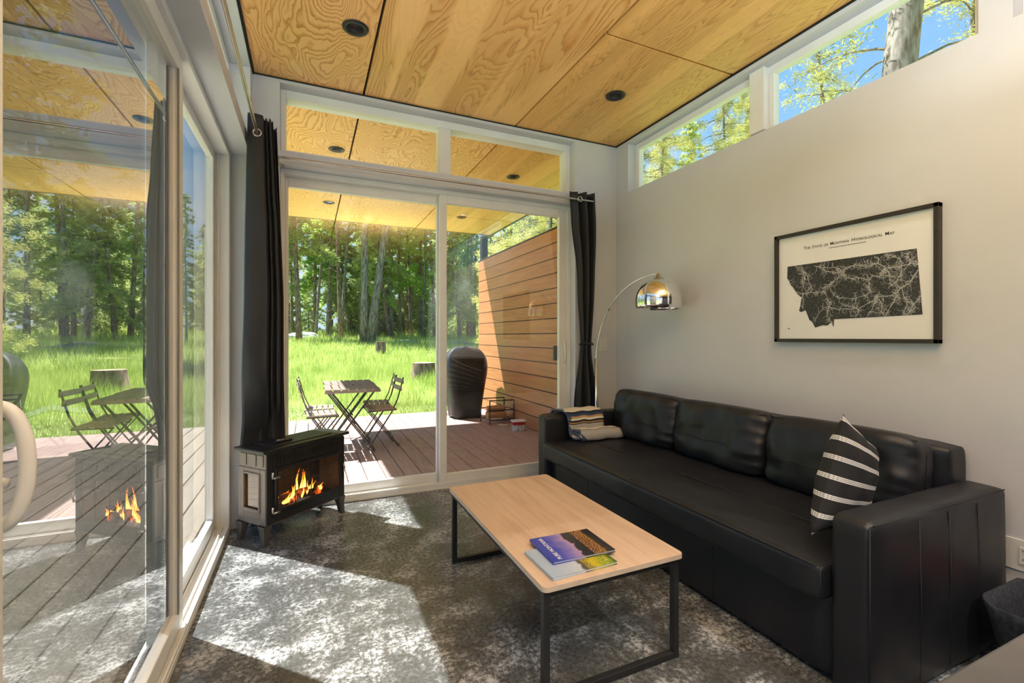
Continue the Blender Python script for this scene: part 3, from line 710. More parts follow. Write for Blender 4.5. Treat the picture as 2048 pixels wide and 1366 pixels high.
seam([S(1.637, 1.04, .443), S(1.637, 3.1, .443)], sf); seam([S(1.64, 1.028, .33), S(1.64, 1.028, .44)], sf)
for i, (yc, lab) in enumerate(((2.785, 'black leather back cushion at the far end of the sofa, next to the striped throw'), (2.10, 'black leather back cushion in the middle of the sofa'), (1.405, 'black leather back cushion behind the striped pillow'))):
    c = link('back_cushion', puff(.692, .385, .24, 34, bul=.38, wr=.020, seed=i * 7), M['leather'], None, (2.385, yc, .635), (R_(90 - 0), 0, R_(-90)))
    c.rotation_euler = Matrix.Rotation(R_(-90), 4, 'Z').to_euler(); c.rotation_euler = (Matrix.Rotation(R_(9), 4, 'Y') @ Matrix.Rotation(R_(-90), 4, 'Z') @ Matrix.Rotation(R_(90), 4, 'X')).to_euler()
    tag(c, lab, 'cushion', 'back cushions of the sofa')
    mb = MB().tube([(x / 10 * .32, -.045 + .004 * math.sin(x), .125 * (1 - .38 + .38 * max(0, (1 - (x / 10) ** 4)) ** .5) - .004) for x in range(-9, 10)], .0026, 5); mb.build('seam', M['stitch'], c, smooth=True)
    mb = MB().tube([(x / 10 * .33, .165 + .003 * math.sin(x * 2), .085 * (1 - .38 + .38 * max(0, (1 - (x / 10) ** 4)) ** .5)) for x in range(-10, 11)], .003, 5); mb.build('seam', M['stitch'], c, smooth=True)
# ---- striped throw pillow: corners TL, TR, BL, BR
m = Mat('black_pillow_with_white_stripes', (.012, .012, .013), .85)
s = m.n('ShaderNodeSeparateXYZ'); m.l(m.co(which='UV'), s.inputs[0])
vv = m.math('FRACT', m.math('MULTIPLY', m.math('ADD', s.outputs[1], .04), 6.2))
inb = m.math('MULTIPLY', m.math('GREATER_THAN', vv, .30), m.math('LESS_THAN', vv, .56))
thr = m.math('GREATER_THAN', m.math('FRACT', m.math('MULTIPLY', m.math('SUBTRACT', vv, .30), 11.6)), .22)
dot = m.math('ADD', m.math('MULTIPLY', m.math('GREATER_THAN', m.math('FRACT', m.math('MULTIPLY', s.outputs[0], 70.0)), .3), .35), .65)
m.base(m.mix(m.math('MULTIPLY', m.math('MULTIPLY', inb, thr), dot), (.012, .012, .014), (.72, .71, .69))); m.bump(m.noise(m.co(), 180, 2), .2, .001)
def corner_pillow(name, TL, TR, BL, BR, th, mat, n=30):
    TL, TR, BL, BR = map(Vector, (TL, TR, BL, BR)); nrm = (TR - TL).cross(BL - TL).normalized(); vs = []; uv = []; fs = []
    o0 = (TL + TR + BL + BR) / 4
    for side in (1, -1):
        for j in range(n + 1):
            for i in range(n + 1):
                u, v = i / n, j / n; a, b = 2 * u - 1, 2 * v - 1
                pin = 1 - .09 * (1 - a * a) * (abs(b) ** 3); pin2 = 1 - .09 * (1 - b * b) * (abs(a) ** 3)
                uu, v2 = .5 + .5 * a * pin2, .5 + .5 * b * pin
                p = (TL * (1 - uu) + TR * uu) * (1 - v2) + (BL * (1 - uu) + BR * uu) * v2
                e = max(0, (1 - abs(a) ** 2.4) * (1 - abs(b) ** 2.4)) ** .55
                p = p + nrm * side * (th * e + .006 * noise.noise(Vector((a * 3, b * 3, side))) * (e > 0))
                vs.append(p - o0); uv.append((u, v))
        k = 0 if side == 1 else (n + 1) ** 2
        for j in range(n):
            for i in range(n):
                q = [k + j * (n + 1) + i, k + j * (n + 1) + i + 1, k + (j + 1) * (n + 1) + i + 1, k + (j + 1) * (n + 1) + i]
                fs.append(q if side == 1 else q[::-1])
    me = bpy.data.meshes.new(name); me.from_pydata(vs, [], fs); ul = me.uv_layers.new(name='UVMap')
    for lp in me.loops: ul.data[lp.index].uv = uv[lp.vertex_index]
    for p in me.polygons: p.use_smooth = True
    return link(name, me, mat, None, o0)
tag(corner_pillow('throw_pillow', (1.87, 1.085, .955), (2.29, 1.20, .765), (1.70, 1.10, .515), (2.08, 1.16, .475), .075, m.m), 'black throw pillow with thin white beaded stripes leaning on the near armrest', 'pillow')
# ---- throw blanket draped on the far arm and folded on the seat
m = Mat('striped_woven_throw', (.8, .75, .65), .9)
s = m.n('ShaderNodeSeparateXYZ'); m.l(m.co(which='UV'), s.inputs[0])
CR, NV, TN, BK, GY, RD, WH = (.72, .66, .55), (.03, .06, .14), (.50, .30, .13), (.015, .015, .02), (.40, .40, .40), (.42, .06, .04), (.74, .72, .68)
seq = [(0, NV), (.03, CR), (.285, BK), (.302, NV), (.322, TN), (.336, WH), (.352, BK), (.368, TN), (.377, BK), (.383, GY), (.43, RD), (.44, GY), (.47, BK), (.478, CR), (.60, NV), (.615, CR), (.79, BK), (.80, GY), (.90, RD), (.915, GY)]
r = ramp(m.t, seq, 'CONSTANT'); wv = m.noise(m.co(which='UV'), 7, 3); m.l(m.math('ADD', s.outputs[1], m.math('MULTIPLY', m.math('SUBTRACT', wv, .5), .012)), r.inputs[0])
zig = m.math('ABSOLUTE', m.math('SUBTRACT', m.math('FRACT', m.math('MULTIPLY', s.outputs[1], 9.0)), .5))
edge = m.math('LESS_THAN', s.outputs[0], m.math('MULTIPLY', zig, .22))
m.base(m.mix(m.math('MULTIPLY', edge, .9), r.outputs[0], (.03, .06, .13))); m.bump(m.noise(m.co((300, 300, 300)), 1, 2), .3, .001)
path = [(3.30, .56), (3.305, .62), (3.285, .650), (3.24, .662), (3.17, .668), (3.12, .665), (3.09, .645), (3.075, .60), (3.07, .56), (3.066, .52), (3.05, .487), (3.0, .475), (2.965, .478), (2.948, .49), (2.955, .505), (3.0, .512), (3.05, .515), (3.062, .523), (3.05, .532), (3.0, .534), (2.955, .528), (2.937, .50), (2.942, .468), (2.98, .459), (3.05, .459)]
cum = [0]
for p, q in zip(path, path[1:]): cum.append(cum[-1] + math.dist(p, q))
vs, uv, fs = [], [], []; nu = 24
fine = []
for i in range(len(path) - 1):
    for t in (0, .5): fine.append(((path[i][0] + (path[i + 1][0] - path[i][0]) * t), (path[i][1] + (path[i + 1][1] - path[i][1]) * t), (cum[i] + (cum[i + 1] - cum[i]) * t) / cum[-1]))
fine.append((*path[-1], 1.0))
for j, (y, z, v) in enumerate(fine):
    lo = 1.80 + .10 * v; hi = 2.165 + (.12 * max(0, v - .45) / .55)
    for i in range(nu + 1):
        u = i / nu; x = lo + (hi - lo) * u
        vs.append((x + .006 * math.sin(v * 22), y + .004 * math.sin(u * 9 + v * 10), z + .003 * math.sin(u * 14 + v * 6))); uv.append((u, v))
for j in range(len(fine) - 1):
    for i in range(nu): k = j * (nu + 1) + i; fs.append((k, k + 1, k + nu + 2, k + nu + 1))
me = bpy.data.meshes.new('throw_blanket'); me.from_pydata([(a - 2, b - 3.1, c - .46) for a, b, c in vs], [], fs); ul = me.uv_layers.new(name='UVMap')
for lp in me.loops: ul.data[lp.index].uv = uv[lp.vertex_index]
for p in me.polygons: p.use_smooth = True
o = link('throw_blanket', me, m.m, None, (2, 3.1, .46)); d_ = o.modifiers.new('s', 'SOLIDIFY'); d_.thickness = .014; d_.offset = 0
tag(o, 'folded cream, navy and grey striped throw draped over the far sofa arm', 'blanket')

# ---- coffee table
ct = tag(empty('coffee_table', (1.02, 1.91, 0)), 'low coffee table with pale oak top and black steel frame', 'table')
ct_x0, ct_x1, ct_y0, ct_y1 = -.305, .31, -.56, .565
def rrect(x0, x1, y0, y1, r, n=6):
    P = []
    for cx, cy, a0 in ((x1 - r, y1 - r, 0), (x0 + r, y1 - r, 90), (x0 + r, y0 + r, 180), (x1 - r, y0 + r, 270)):
        P += [(cx + r * math.cos(R_(a0 + 90 * k / n)), cy + r * math.sin(R_(a0 + 90 * k / n))) for k in range(n + 1)]
    return P
MB().prism(rrect(ct_x0, ct_x1, ct_y0, ct_y1, .022), .392, .412).build('tabletop', M['oak'], ct, bevel=.002)
# pale band on the edge
P = rrect(ct_x0 - .0012, ct_x1 + .0012, ct_y0 - .0012, ct_y1 + .0012, .023)
MB().grid([[(x, y, .3935) for x, y in P], [(x, y, .4105) for x, y in P]], closed=True).build('edge_band', M['oakedge'], ct)
q = .0125
for sx_ in (-1, 1):
    for sy_ in (-1, 1):
        x = (ct_x0 + .022) if sx_ < 0 else (ct_x1 - .022); y = (ct_y0 + .03) if sy_ < 0 else (ct_y1 - .03)
        B(x - q, x + q, y - q, y + q, 0, .392).build('leg', M['blackmetal'], ct, bevel=.0015)
xa, xb, ya, yb = ct_x0 + .022, ct_x1 - .022, ct_y0 + .03, ct_y1 - .03
for y in (ya, yb): B(xa + q, xb - q, y - q, y + q, .0, .025).build('floor_bar', M['blackmetal'], ct, bevel=.0015)
mb = MB()
for y in (ya, yb): mb.box(xa + q, xb - q, y - q, y + q, .367, .392)
for x in (xa, xb): mb.box(x - q, x + q, ya + q, yb - q, .367, .392)
mb.build('top_rail', M['blackmetal'], ct, bevel=.0015)
# ---- books: quad corners
def text(body, size, mat, parent, M4, name='lettering', ext=.0004, ax='CENTER', bold=0):
    c = bpy.data.curves.new('t', 'FONT'); c.body = body; c.size = size; c.extrude = ext; c.align_x = ax; c.offset = bold
    o = bpy.data.objects.new('t', c); COL.objects.link(o); dg = bpy.context.evaluated_depsgraph_get()
    me = bpy.data.meshes.new_from_object(o.evaluated_get(dg)); bpy.data.objects.remove(o)
    if len(me.vertices) == 0: return None
    o = link(name, me, mat, parent); o.matrix_basis = M4; return o
def book(name, c, w, l, rz, z0, th, covermat, label, group=None):
    rt = empty(name, (c[0], c[1], z0), rz)
    MB().box(-w / 2, w / 2, -l / 2, l / 2, 0, .0015).box(-w / 2, w / 2, -l / 2, l / 2, th - .0015, th).box(-w / 2, -w / 2 + .002, -l / 2, l / 2, .0015, th - .0015).build('cover', covermat, rt)
    MB().box(-w / 2 + .003, w / 2 - .004, -l / 2 + .004, l / 2 - .004, .0017, th - .0017).build('pages', M['paper'], rt)
    return tag(rt, label, 'book', group)
# top book: image axis along local x (0 blue .. 1 dark)
def covermat(name, stops, nscale=9, amt=.12, spots=None):
    m = Mat(name, (.1, .1, .1), .25); s = m.n('ShaderNodeSeparateXYZ'); m.l(m.co(which='Generated'), s.inputs[0])
    f = m.math('ADD', s.outputs[0], m.math('MULTIPLY', m.math('SUBTRACT', m.noise(m.co(which='Generated'), nscale * .6, 4), .5), amt * 2))
    c = m.ramp(f, stops)
    if spots:
        lo, hi, cc, th = spots; sp = m.noise(m.co((60, 60, 60), 'Generated'), 1, 2)
        band = m.math('MULTIPLY', m.math('GREATER_THAN', s.outputs[0], lo), m.math('LESS_THAN', s.outputs[0], hi))
        c = m.mix(m.math('MULTIPLY', band, m.ramp(sp, [(th, (0, 0, 0)), (th + .05, (1, 1, 1))])), c, cc)
    m.base(c); return m.m
bA = covermat('twilight_town_cover', [(0, (.03, .05, .38)), (.2, (.05, .07, .45)), (.40, (.25, .2, .5)), (.50, (.45, .28, .45)), (.53, (.03, .03, .035)), (.72, (.02, .02, .025)), (.84, (.10, .06, .02)), (.9, (.02, .02, .025)), (1, (.015, .015, .02))], spots=(.66, .86, (1.0, .45, .10), .55))
# corners: (.805,1.652) far-left, (1.071,1.655), (1.085,1.453), (.818,1.444)
bk1 = book('photo_book', (.945, 1.551), .268, .206, R_(-1.5), .4245, .010, bA, 'photo book with blue twilight cover on top of the pair')
M4 = Matrix.Translation((-.108, -.098, .0101)) @ Matrix.Rotation(R_(90), 4, 'Z') @ Matrix.Rotation(R_(0), 4, 'X')
# lettering reads from the right hand side of the table
M['letterwhite'] = mottled('white_print', (.72, .72, .72), (.76, .76, .76), 9, .4)
M['letteryellow'] = mottled('yellow_print', (.62, .48, .10), (.66, .52, .12), 9, .4)
M['lettergrey'] = mottled('grey_print', (.2, .2, .2), (.25, .25, .25), 9, .4)
bB = covermat('spring_mountain_cover', [(0, (.36, .46, .58)), (.25, (.42, .50, .60)), (.48, (.52, .56, .62)), (.52, (.10, .08, .06)), (.62, (.16, .13, .05)), (.68, (.55, .42, .02)), (.8, (.20, .30, .03)), (1, (.05, .12, .02))], spots=(.55, .95, (.70, .58, .03), .52), amt=.10)
bk2 = book('photo_book', (.899, 1.487), .274, .216, R_(1.5), .4125, .0115, bB, 'pale photo book with yellow flowers on its cover, lying underneath')
text('PURE MONTANA', .0235, M['letterwhite'], bk1, Matrix.Translation((-.088, 0, .0102)) @ Matrix.Rotation(R_(90), 4, 'Z'), ext=.0001, bold=.0004)
text('BIG', .018, M['letteryellow'], bk2, Matrix.Translation((.115, -.07, .0117)) @ Matrix.Rotation(R_(90), 4, 'Z'), ext=.0001)

# ---- framed map
pf = tag(empty('framed_map', (2.68, 1.531, 1.546)), 'white framed map of a state with black river network above the sofa', 'picture')
def F(x, y, z): return (x - 2.68, y - 1.531, z - 1.546)
mb = MB(); fy0, fy1, fz0, fz1 = 1.125, 1.937, 1.22, 1.872
for a in ((fy0, fy0 + .02, fz0, fz1), (fy1 - .02, fy1, fz0, fz1), (fy0, fy1, fz0, fz0 + .02), (fy0, fy1, fz1 - .02, fz1)):
    p0 = F(2.643, a[0], a[2]); p1 = F(2.678, a[1], a[3]); mb.box(p0[0], p1[0], p0[1], p1[1], p0[2], p1[2])
mb.build('frame', M['picframe'], pf, bevel=.0015)
p0 = F(2.662, fy0 + .018, fz0 + .018); p1 = F(2.672, fy1 - .018, fz1 - .018); MB().box(p0[0], p1[0], p0[1], p1[1], p0[2], p1[2]).build('poster', M['paper'], pf)
OUT = [(1.8624, 1.6769), (1.2159, 1.6742), (1.1928, 1.357), (1.5932, 1.3481), (1.5956, 1.3073), (1.6095, 1.3328), (1.6278, 1.3143), (1.6558, 1.3162), (1.6965, 1.3041), (1.7121, 1.3359), (1.7298, 1.3496), (1.7518, 1.4069), (1.7789, 1.3969), (1.7905, 1.4056), (1.7836, 1.4354), (1.7748, 1.4851), (1.7871, 1.4915), (1.8134, 1.5221), (1.8289, 1.5508), (1.8466, 1.5663), (1.8502, 1.5873), (1.8646, 1.6061)]
def inside(y, z):
    r_ = False; j = len(OUT) - 1
    for i in range(len(OUT)):
        a, b = OUT[i], OUT[j]
        if (a[1] > z) != (b[1] > z) and y < (b[0] - a[0]) * (z - a[1]) / (b[1] - a[1]) + a[0]: r_ = not r_
        j = i
    return r_
m = Mat('river_map_black', (.02, .02, .02), .55)
vo = m.n('ShaderNodeTexVoronoi', feature='DISTANCE_TO_EDGE'); vo.inputs['Scale'].default_value = 95
w1 = m.noise(m.co(), 30, 3); ad = m.n('ShaderNodeVectorMath', operation='ADD'); m.l(m.co(), ad.inputs[0]); sc_ = m.n('ShaderNodeVectorMath', operation='SCALE'); sc_.inputs['Scale'].default_value = .03
nc = m.n('ShaderNodeTexNoise'); nc.inputs['Scale'].default_value = 28; m.l(m.co(), nc.inputs['Vector']); m.l(nc.outputs['Color'], sc_.inputs[0]); m.l(sc_.outputs[0], ad.inputs[1]); m.l(ad.outputs[0], vo.inputs['Vector'])
m.base(m.ramp(vo.outputs['Distance'], [(0, (.17, .17, .165)), (.04, (.06, .06, .058)), (.09, (.010, .010, .010))]))
MB().prism([F(0, a, b)[1:] for a, b in OUT], F(2.6605, 0, 0)[0], F(2.6618, 0, 0)[0], ax=0).build('map_print', m.m, pf)
RIV = [[(1.211, 1.597), (1.238, 1.607), (1.276, 1.598), (1.309, 1.598), (1.336, 1.596), (1.353, 1.607), (1.381, 1.628), (1.404, 1.628), (1.417, 1.616), (1.452, 1.624), (1.485, 1.634), (1.518, 1.627), (1.536, 1.614), (1.541, 1.596), (1.565, 1.58), (1.594, 1.559), (1.619, 1.542), (1.643, 1.526), (1.646, 1.501), (1.631, 1.48), (1.619, 1.447), (1.616, 1.422), (1.656, 1.411), (1.681, 1.374), (1.697, 1.342)], [(1.338, 1.59), (1.353, 1.572), (1.373, 1.563), (1.404, 1.561), (1.419, 1.548), (1.42, 1.516), (1.415, 1.486), (1.423, 1.475), (1.452, 1.465), (1.485, 1.453), (1.524, 1.459), (1.571, 1.466)], [(1.209, 1.573), (1.229, 1.54), (1.245, 1.509), (1.276, 1.498), (1.295, 1.472), (1.319, 1.457), (1.343, 1.454), (1.381, 1.457), (1.399, 1.438), (1.436, 1.42), (1.468, 1.398), (1.496, 1.405), (1.536, 1.423)], [(1.419, 1.548), (1.447, 1.557), (1.479, 1.57), (1.513, 1.562), (1.541, 1.59)], [(1.646, 1.507), (1.688, 1.504), (1.72, 1.51), (1.767, 1.505), (1.808, 1.518), (1.839, 1.559), (1.861, 1.602)], [(1.767, 1.505), (1.763, 1.458), (1.77, 1.425)], [(1.76, 1.624), (1.773, 1.659), (1.815, 1.675)], [(1.756, 1.63), (1.767, 1.591), (1.763, 1.551)], [(1.756, 1.63), (1.74, 1.601), (1.73, 1.561), (1.713, 1.526)], [(1.391, 1.449), (1.394, 1.42), (1.409, 1.386), (1.431, 1.351)], [(1.276, 1.495), (1.269, 1.456), (1.252, 1.421), (1.269, 1.362)], [(1.295, 1.469), (1.304, 1.436), (1.324, 1.398), (1.348, 1.354)], [(1.336, 1.584), (1.328, 1.546), (1.324, 1.517), (1.309, 1.504)], [(1.276, 1.598), (1.276, 1.568), (1.29, 1.542), (1.309, 1.516)], [(1.619, 1.422), (1.594, 1.408), (1.571, 1.4), (1.536, 1.405), (1.502, 1.397)], [(1.619, 1.422), (1.631, 1.391), (1.625, 1.359), (1.6, 1.326)], [(1.571, 1.466), (1.594, 1.483), (1.61, 1.516), (1.619, 1.539)], [(1.541, 1.596), (1.565, 1.624), (1.594, 1.634), (1.643, 1.641), (1.688, 1.654)], [(1.547, 1.603), (1.594, 1.609), (1.631, 1.62), (1.668, 1.638)], [(1.238, 1.607), (1.245, 1.63), (1.257, 1.654), (1.243, 1.662)], [(1.378, 1.628), (1.373, 1.65), (1.394, 1.665)], [(1.269, 1.611), (1.29, 1.637), (1.324, 1.659), (1.343, 1.668)], [(1.468, 1.398), (1.471, 1.377), (1.485, 1.353)], [(1.194, 1.45), (1.216, 1.424), (1.234, 1.393), (1.252, 1.358)], [(1.381, 1.454), (1.358, 1.417), (1.363, 1.389), (1.353, 1.36)]]
random.seed(11)
mb = MB(); xr = F(2.6600, 0, 0)[0]
def flat(pts, w0, w1):
    n_ = len(pts)
    L, Rr = [], []
    for i, p in enumerate(pts):
        a = pts[max(0, i - 1)]; b = pts[min(n_ - 1, i + 1)]; dx, dz = b[0] - a[0], b[1] - a[1]; l_ = math.hypot(dx, dz) or 1; w_ = (w0 + (w1 - w0) * i / (n_ - 1)) / 2
        L.append((xr, p[0] - dz / l_ * w_ - 1.531, p[1] + dx / l_ * w_ - 1.546)); Rr.append((xr, p[0] + dz / l_ * w_ - 1.531, p[1] - dx / l_ * w_ - 1.546))
    mb.grid([L, Rr])
def jig(pts, am):
    o_ = []
    for p, q in zip(pts, pts[1:]):
        for t in (0, .33, .66):
            o_.append((p[0] + (q[0] - p[0]) * t + random.gauss(0, am), p[1] + (q[1] - p[1]) * t + random.gauss(0, am)))
    o_.append(pts[-1]); return o_
allp = []
for i, r_ in enumerate(RIV):
    jp = jig(r_, .0012); w0 = .0036 if i < 3 else .0026; flat(jp, w0, .0018); allp += [(p, 1) for p in jp]
flat([(1.345, 1.598), (1.352, 1.588), (1.362, 1.579), (1.375, 1.572)], .010, .003); flat([(1.755, 1.612), (1.757, 1.598), (1.756, 1.585)], .004, .009)
for gen, cnt, L0 in ((2, 520, .035), (3, 900, .02)):
    new = []
    for _ in range(cnt):
        p, g_ = random.choice(allp); a = random.uniform(0, 2 * PI); pts = [p]; cur = p
        for k in range(random.randint(3, 6)):
            a += random.gauss(0, .45); st_ = L0 / 5 * random.uniform(.6, 1.4); cur = (cur[0] + st_ * math.cos(a), cur[1] + st_ * math.sin(a))
            if not inside(*cur): break
            pts.append(cur)
        if len(pts) > 2: flat(pts, .0016 if gen == 2 else .0011, .0006); new += [(q_, gen) for q_ in pts[1:]]
    allp += new
M['river'] = mottled('white_river_ink', (.62, .62, .61), (.68, .68, .67), 9, .5)
mb.build('river_lines', M['river'], pf)
# title in small capitals
glyph = Matrix(((0, 0, -1, 0), (-1, 0, 0, 0), (0, 1, 0, 0), (0, 0, 0, 1)))
def line(words, z, big, small, y_left, y_right, mat=M['ink']):
    parts = []
    for w_ in words.split(' '):
        if w_ == 'of': parts += [('OF', small)]
        else: parts += [(w_[0], big)] + ([(w_[1:].upper(), small)] if len(w_) > 1 else [])
        parts.append((None, small * .45))
    objs = []; x = 0
    for t_, s_ in parts:
        if t_ is None: x += s_; continue
        o = text(t_, s_, mat, pf, Matrix.Identity(4), name='map_title', ax='LEFT', ext=.0002, bold=.0001)
        wd = max(v.co.x for v in o.data.vertices); objs.append((o, x)); x += wd + .0018
    k = (y_left - y_right) / x
    for o, xx in objs:
        o.matrix_basis = Matrix.Translation(F(2.6612, y_left - xx * k, z)) @ glyph @ Matrix.Diagonal((k, 1, 1, 1))
line('The State of Montana Hydrological Map', 1.763, .0245, .0185, 1.763, 1.297)
mb = MB(); random.seed(3); y = 1.62
while y > 1.444:
    w_ = random.uniform(.004, .012); p0 = F(2.661, y - w_, 1.7465); p1 = F(2.6618, y, 1.7495); mb.box(p0[0], p1[0], p0[1], p1[1], p0[2], p1[2]); y -= w_ + .0025
p0 = F(2.661, 1.848, 1.297); mb.prism([(p0[1], p0[2]), (p0[1] + .013, p0[2] + .002), (p0[1] + .010, p0[2] + .008), (p0[1] + .004, p0[2] + .006)], p0[0], p0[0] + .0008, ax=0)
mb.build('map_small_print', M['ink'], pf)
p0 = F(2.656, fy0 + .018, fz0 + .018); p1 = F(2.656, fy1 - .018, fz1 - .018)
mgl = Mat('picture_glazing'); mgl.t.nodes.remove(mgl.b)
fr_ = mgl.n('ShaderNodeFresnel'); fr_.inputs[0].default_value = 1.2; t_ = mgl.n('ShaderNodeBsdfTransparent'); g_ = mgl.n('ShaderNodeBsdfGlossy'); g_.inputs['Roughness'].default_value = .06; x_ = mgl.n('ShaderNodeMixShader')
mgl.l(fr_.outputs[0], x_.inputs[0]); mgl.l(t_.outputs[0], x_.inputs[1]); mgl.l(g_.outputs[0], x_.inputs[2]); mgl.l(x_.outputs[0], mgl.out.inputs[0])
MB().add([(p0[0], p0[1], p0[2]), (p0[0], p0[1], p1[2]), (p0[0], p1[1], p1[2]), (p0[0], p1[1], p0[2])], [(0, 1, 2, 3)]).build('glazing', mgl.m, pf)
# ---- outlet and switch
ot = tag(empty('wall_outlet', (2.68, .855, .352)), 'white double wall outlet low on the right wall', 'outlet')
B(-.007, 0, -.06, .06, -.064, .064).build('cover_plate', M['switch'], ot, bevel=.002)
mo = B(-.010, -.006, -.018, .018, -.035, .035).build('receptacle', M['switch'], ot, bevel=.001)
mb = MB()
for dz in (-.018, .018): mb.box(-.0112, -.0098, -.008, -.0058, dz - .001, dz + .007).box(-.0112, -.0098, .0058, .008, dz, dz + .007).box(-.0112, -.0098, -.002, .002, dz - .009, dz - .005)
mb.build('slots', M['rubber'], mo)
sw = tag(empty('light_switch', (2.512, 3.58, 1.18)), 'white two-gang light switch behind the arc lamp pole', 'switch')
B(-.056, .056, -.007, 0, -.06, .06).build('cover_plate', M['switch'], sw, bevel=.002)
for dx in (-.023, .023): MB().box(dx - .016, dx + .016, -.011, -.006, -.033, .033).build('rocker', M['switch'], sw, bevel=.002)
# ---- recessed lights
def downlight(x, y, lab, grp, on=True, power=0):
    rt = tag(empty('recessed_light', (x, y, H)), lab, 'ceiling light', grp)
    MB().lathe([(.0455, -.002), (.050, -.007), (.072, -.007), (.075, 0)], n=36).build('trim_ring', M['blackmetal'], rt, smooth=True)
    MB().lathe([(.046, -.003), (.045, .02), (.038, .05), (.034, .066)], n=30).build('reflector', M['chromedark'], rt, smooth=True)
    MB().lathe([(.036, .06), (.0001, .06)], n=30).build('lens', M['lensoff'], rt)
    if on: MB().lathe([(.016, .055), (.0001, .05)], (.008, .01, 0), n=20).build('bulb', M['lens'], rt)
    if power:
        l = bpy.data.lights.new('downlight', 'SPOT'); l.energy = power; l.spot_size = R_(160); l.spot_blend = .8; l.shadow_soft_size = .02; l.color = (.95, .96, 1)
        o = bpy.data.objects.new('downlight_lamp', l); COL.objects.link(o); o.parent = rt; o.location = (0, 0, .05)
    return rt
M['chromedark'] = mottled('black_baffle', (.03, .03, .03), (.04, .04, .04), 9, .4)
m = Mat('warm_lens', (1, .8, .6), .5); m.b.inputs['Emission Color'].default_value = (1, .82, .6, 1); m.b.inputs['Emission Strength'].default_value = 2.0; M['lens'] = m.m
M['lensoff'] = mottled('frosted_lens_off', (.16, .15, .13), (.2, .19, .16), 9, .4)
downlight(.25, 2.82, 'recessed black ceiling light nearest the left curtain', 'ceiling lights inside'); downlight(2.10, 2.82, 'recessed black ceiling light above the sofa', 'ceiling lights inside')
for y in (.92, -.98, -2.8):
    for x in (.25, 2.10): downlight(x, y, 'recessed black ceiling light behind the camera', 'ceiling lights inside', power=25 if y > 0 else 220)
for y, w_ in ((4.72, 'first'), (6.63, 'second')):
    for x, s_ in ((.245, 'left'), (2.11, 'right')): downlight(x, y, f'recessed black soffit light, {w_} from the house on the {s_} side of the deck', 'ceiling lights over the deck', on=False)
# ---- curtain rods
rod = tag(empty('curtain_rod', (1.0, 3.5, 2.47)), 'thin nickel curtain rod above the far sliding door', 'curtain rod')
MB().tube([(-1.165, .078, -.02), (-1.185, .05, -.022), (-1.195, .01, -.01), (-1.185, -.025, 0), (-1.15, -.03, 0), (1.33, -.03, 0), (1.36, -.025, 0), (1.375, .0, 0), (1.375, .078, 0)], .0085, 10).build('rod', M['nickel'], rod, smooth=True)
rod2 = tag(empty('curtain_rod', (-.285, 2.0, 2.48)), 'thin nickel curtain rod along the left wall', 'curtain rod')
MB().tube([(-.066, -1.9, 0), (-.02, -1.9, 0), (0, -1.86, 0), (0, 1.43, 0), (-.015, 1.47, 0), (-.066, 1.475, 0)], .009, 10).build('rod', M['nickel'], rod2, smooth=True)
# ---- curtains
def curtain(name, prof, zs, label, tie=None, ringpos=()):
    """prof(z) -> list of (x,y) across; stacked rows"""
    c0 = prof(zs[0]); ox = sum(p[0] for p in c0) / len(c0); oy = sum(p[1] for p in c0) / len(c0); oz = zs[-1]
    rt = tag(empty(name, (ox, oy, oz)), label, 'curtain')
    P = [[(x - ox, y - oy, z - oz) for x, y in prof(z)] for z in zs]
    MB().grid(P).build('fabric', M['curtain'], rt, smooth=True, solid=.003)
    for (x, y, z, ax) in ringpos:
        mb = MB(); pts = []
        for k in range(25):
            a = 2 * PI * k / 24; pts.append((x - ox + (.021 * math.cos(a) if ax == 'y' else 0), y - oy + (0 if ax == 'y' else .021 * math.cos(a)), z - oz + .021 * math.sin(a)))
        mb.tube(pts, .005, 8, cap=False).build('grommet', M['nickel'], rt, smooth=True)
    return rt, (ox, oy, oz)
def interp(z, tab):
    tab = sorted(tab)
    if z <= tab[0][0]: return tab[0][1:]
    for a, b in zip(tab, tab[1:]):
        if z <= b[0]:
            t = (z - a[0]) / (b[0] - a[0]); t = t * t * (3 - 2 * t) * .5 + t * .5
            return tuple(p + (q_ - p) * t for p, q_ in zip(a[1:], b[1:]))
    return tab[-1][1:]
# right curtain: z -> left, right, fold depth
TR_ = [(2.545, 2.115, 2.395, .045), (2.3, 2.135, 2.405, .045), (1.75, 2.20, 2.39, .035), (1.22, 2.228, 2.355, .022), (1.185, 2.23, 2.352, .018), (1.1, 2.222, 2.358, .024), (.65, 2.165, 2.43, .045), (.02, 2.12, 2.50, .055)]
def profR(z):
    l, r_, dp = interp(z, TR_); o_ = []
    for k in range(97):
        u = k / 96; x = l + (r_ - l) * (u ** 1.0)
        flat_ = min(1, max(0, (u - .22) / .12)); o_.append((x, 3.505 + dp * math.sin(u * 6.5 * PI + .4 + .3 * math.sin(z * 2)) * (.25 + .75 * flat_) + .004 * math.sin(z * 9 + u * 20)))
    return o_
zs = [2.545 - i * (2.525 / 70) for i in range(71)]
rt, oo = curtain('curtain', profR, zs, 'black grommet curtain tied back at the right of the far door', ringpos=[(2.192, 3.452, 2.47, 'y')])
mb = MB(); l, r_, dp = interp(1.187, TR_)
mb.tube([((l + r_) / 2 - oo[0] + (r_ - l) / 2 * 1.07 * math.cos(a), 3.505 - oo[1] + .045 * math.sin(a), 1.19 - oo[2] + .01 * math.sin(a * 2)) for a in [2 * PI * k / 24 for k in range(25)]], .007, 8, cap=False).build('tieback', M['curtain'], rt, smooth=True)
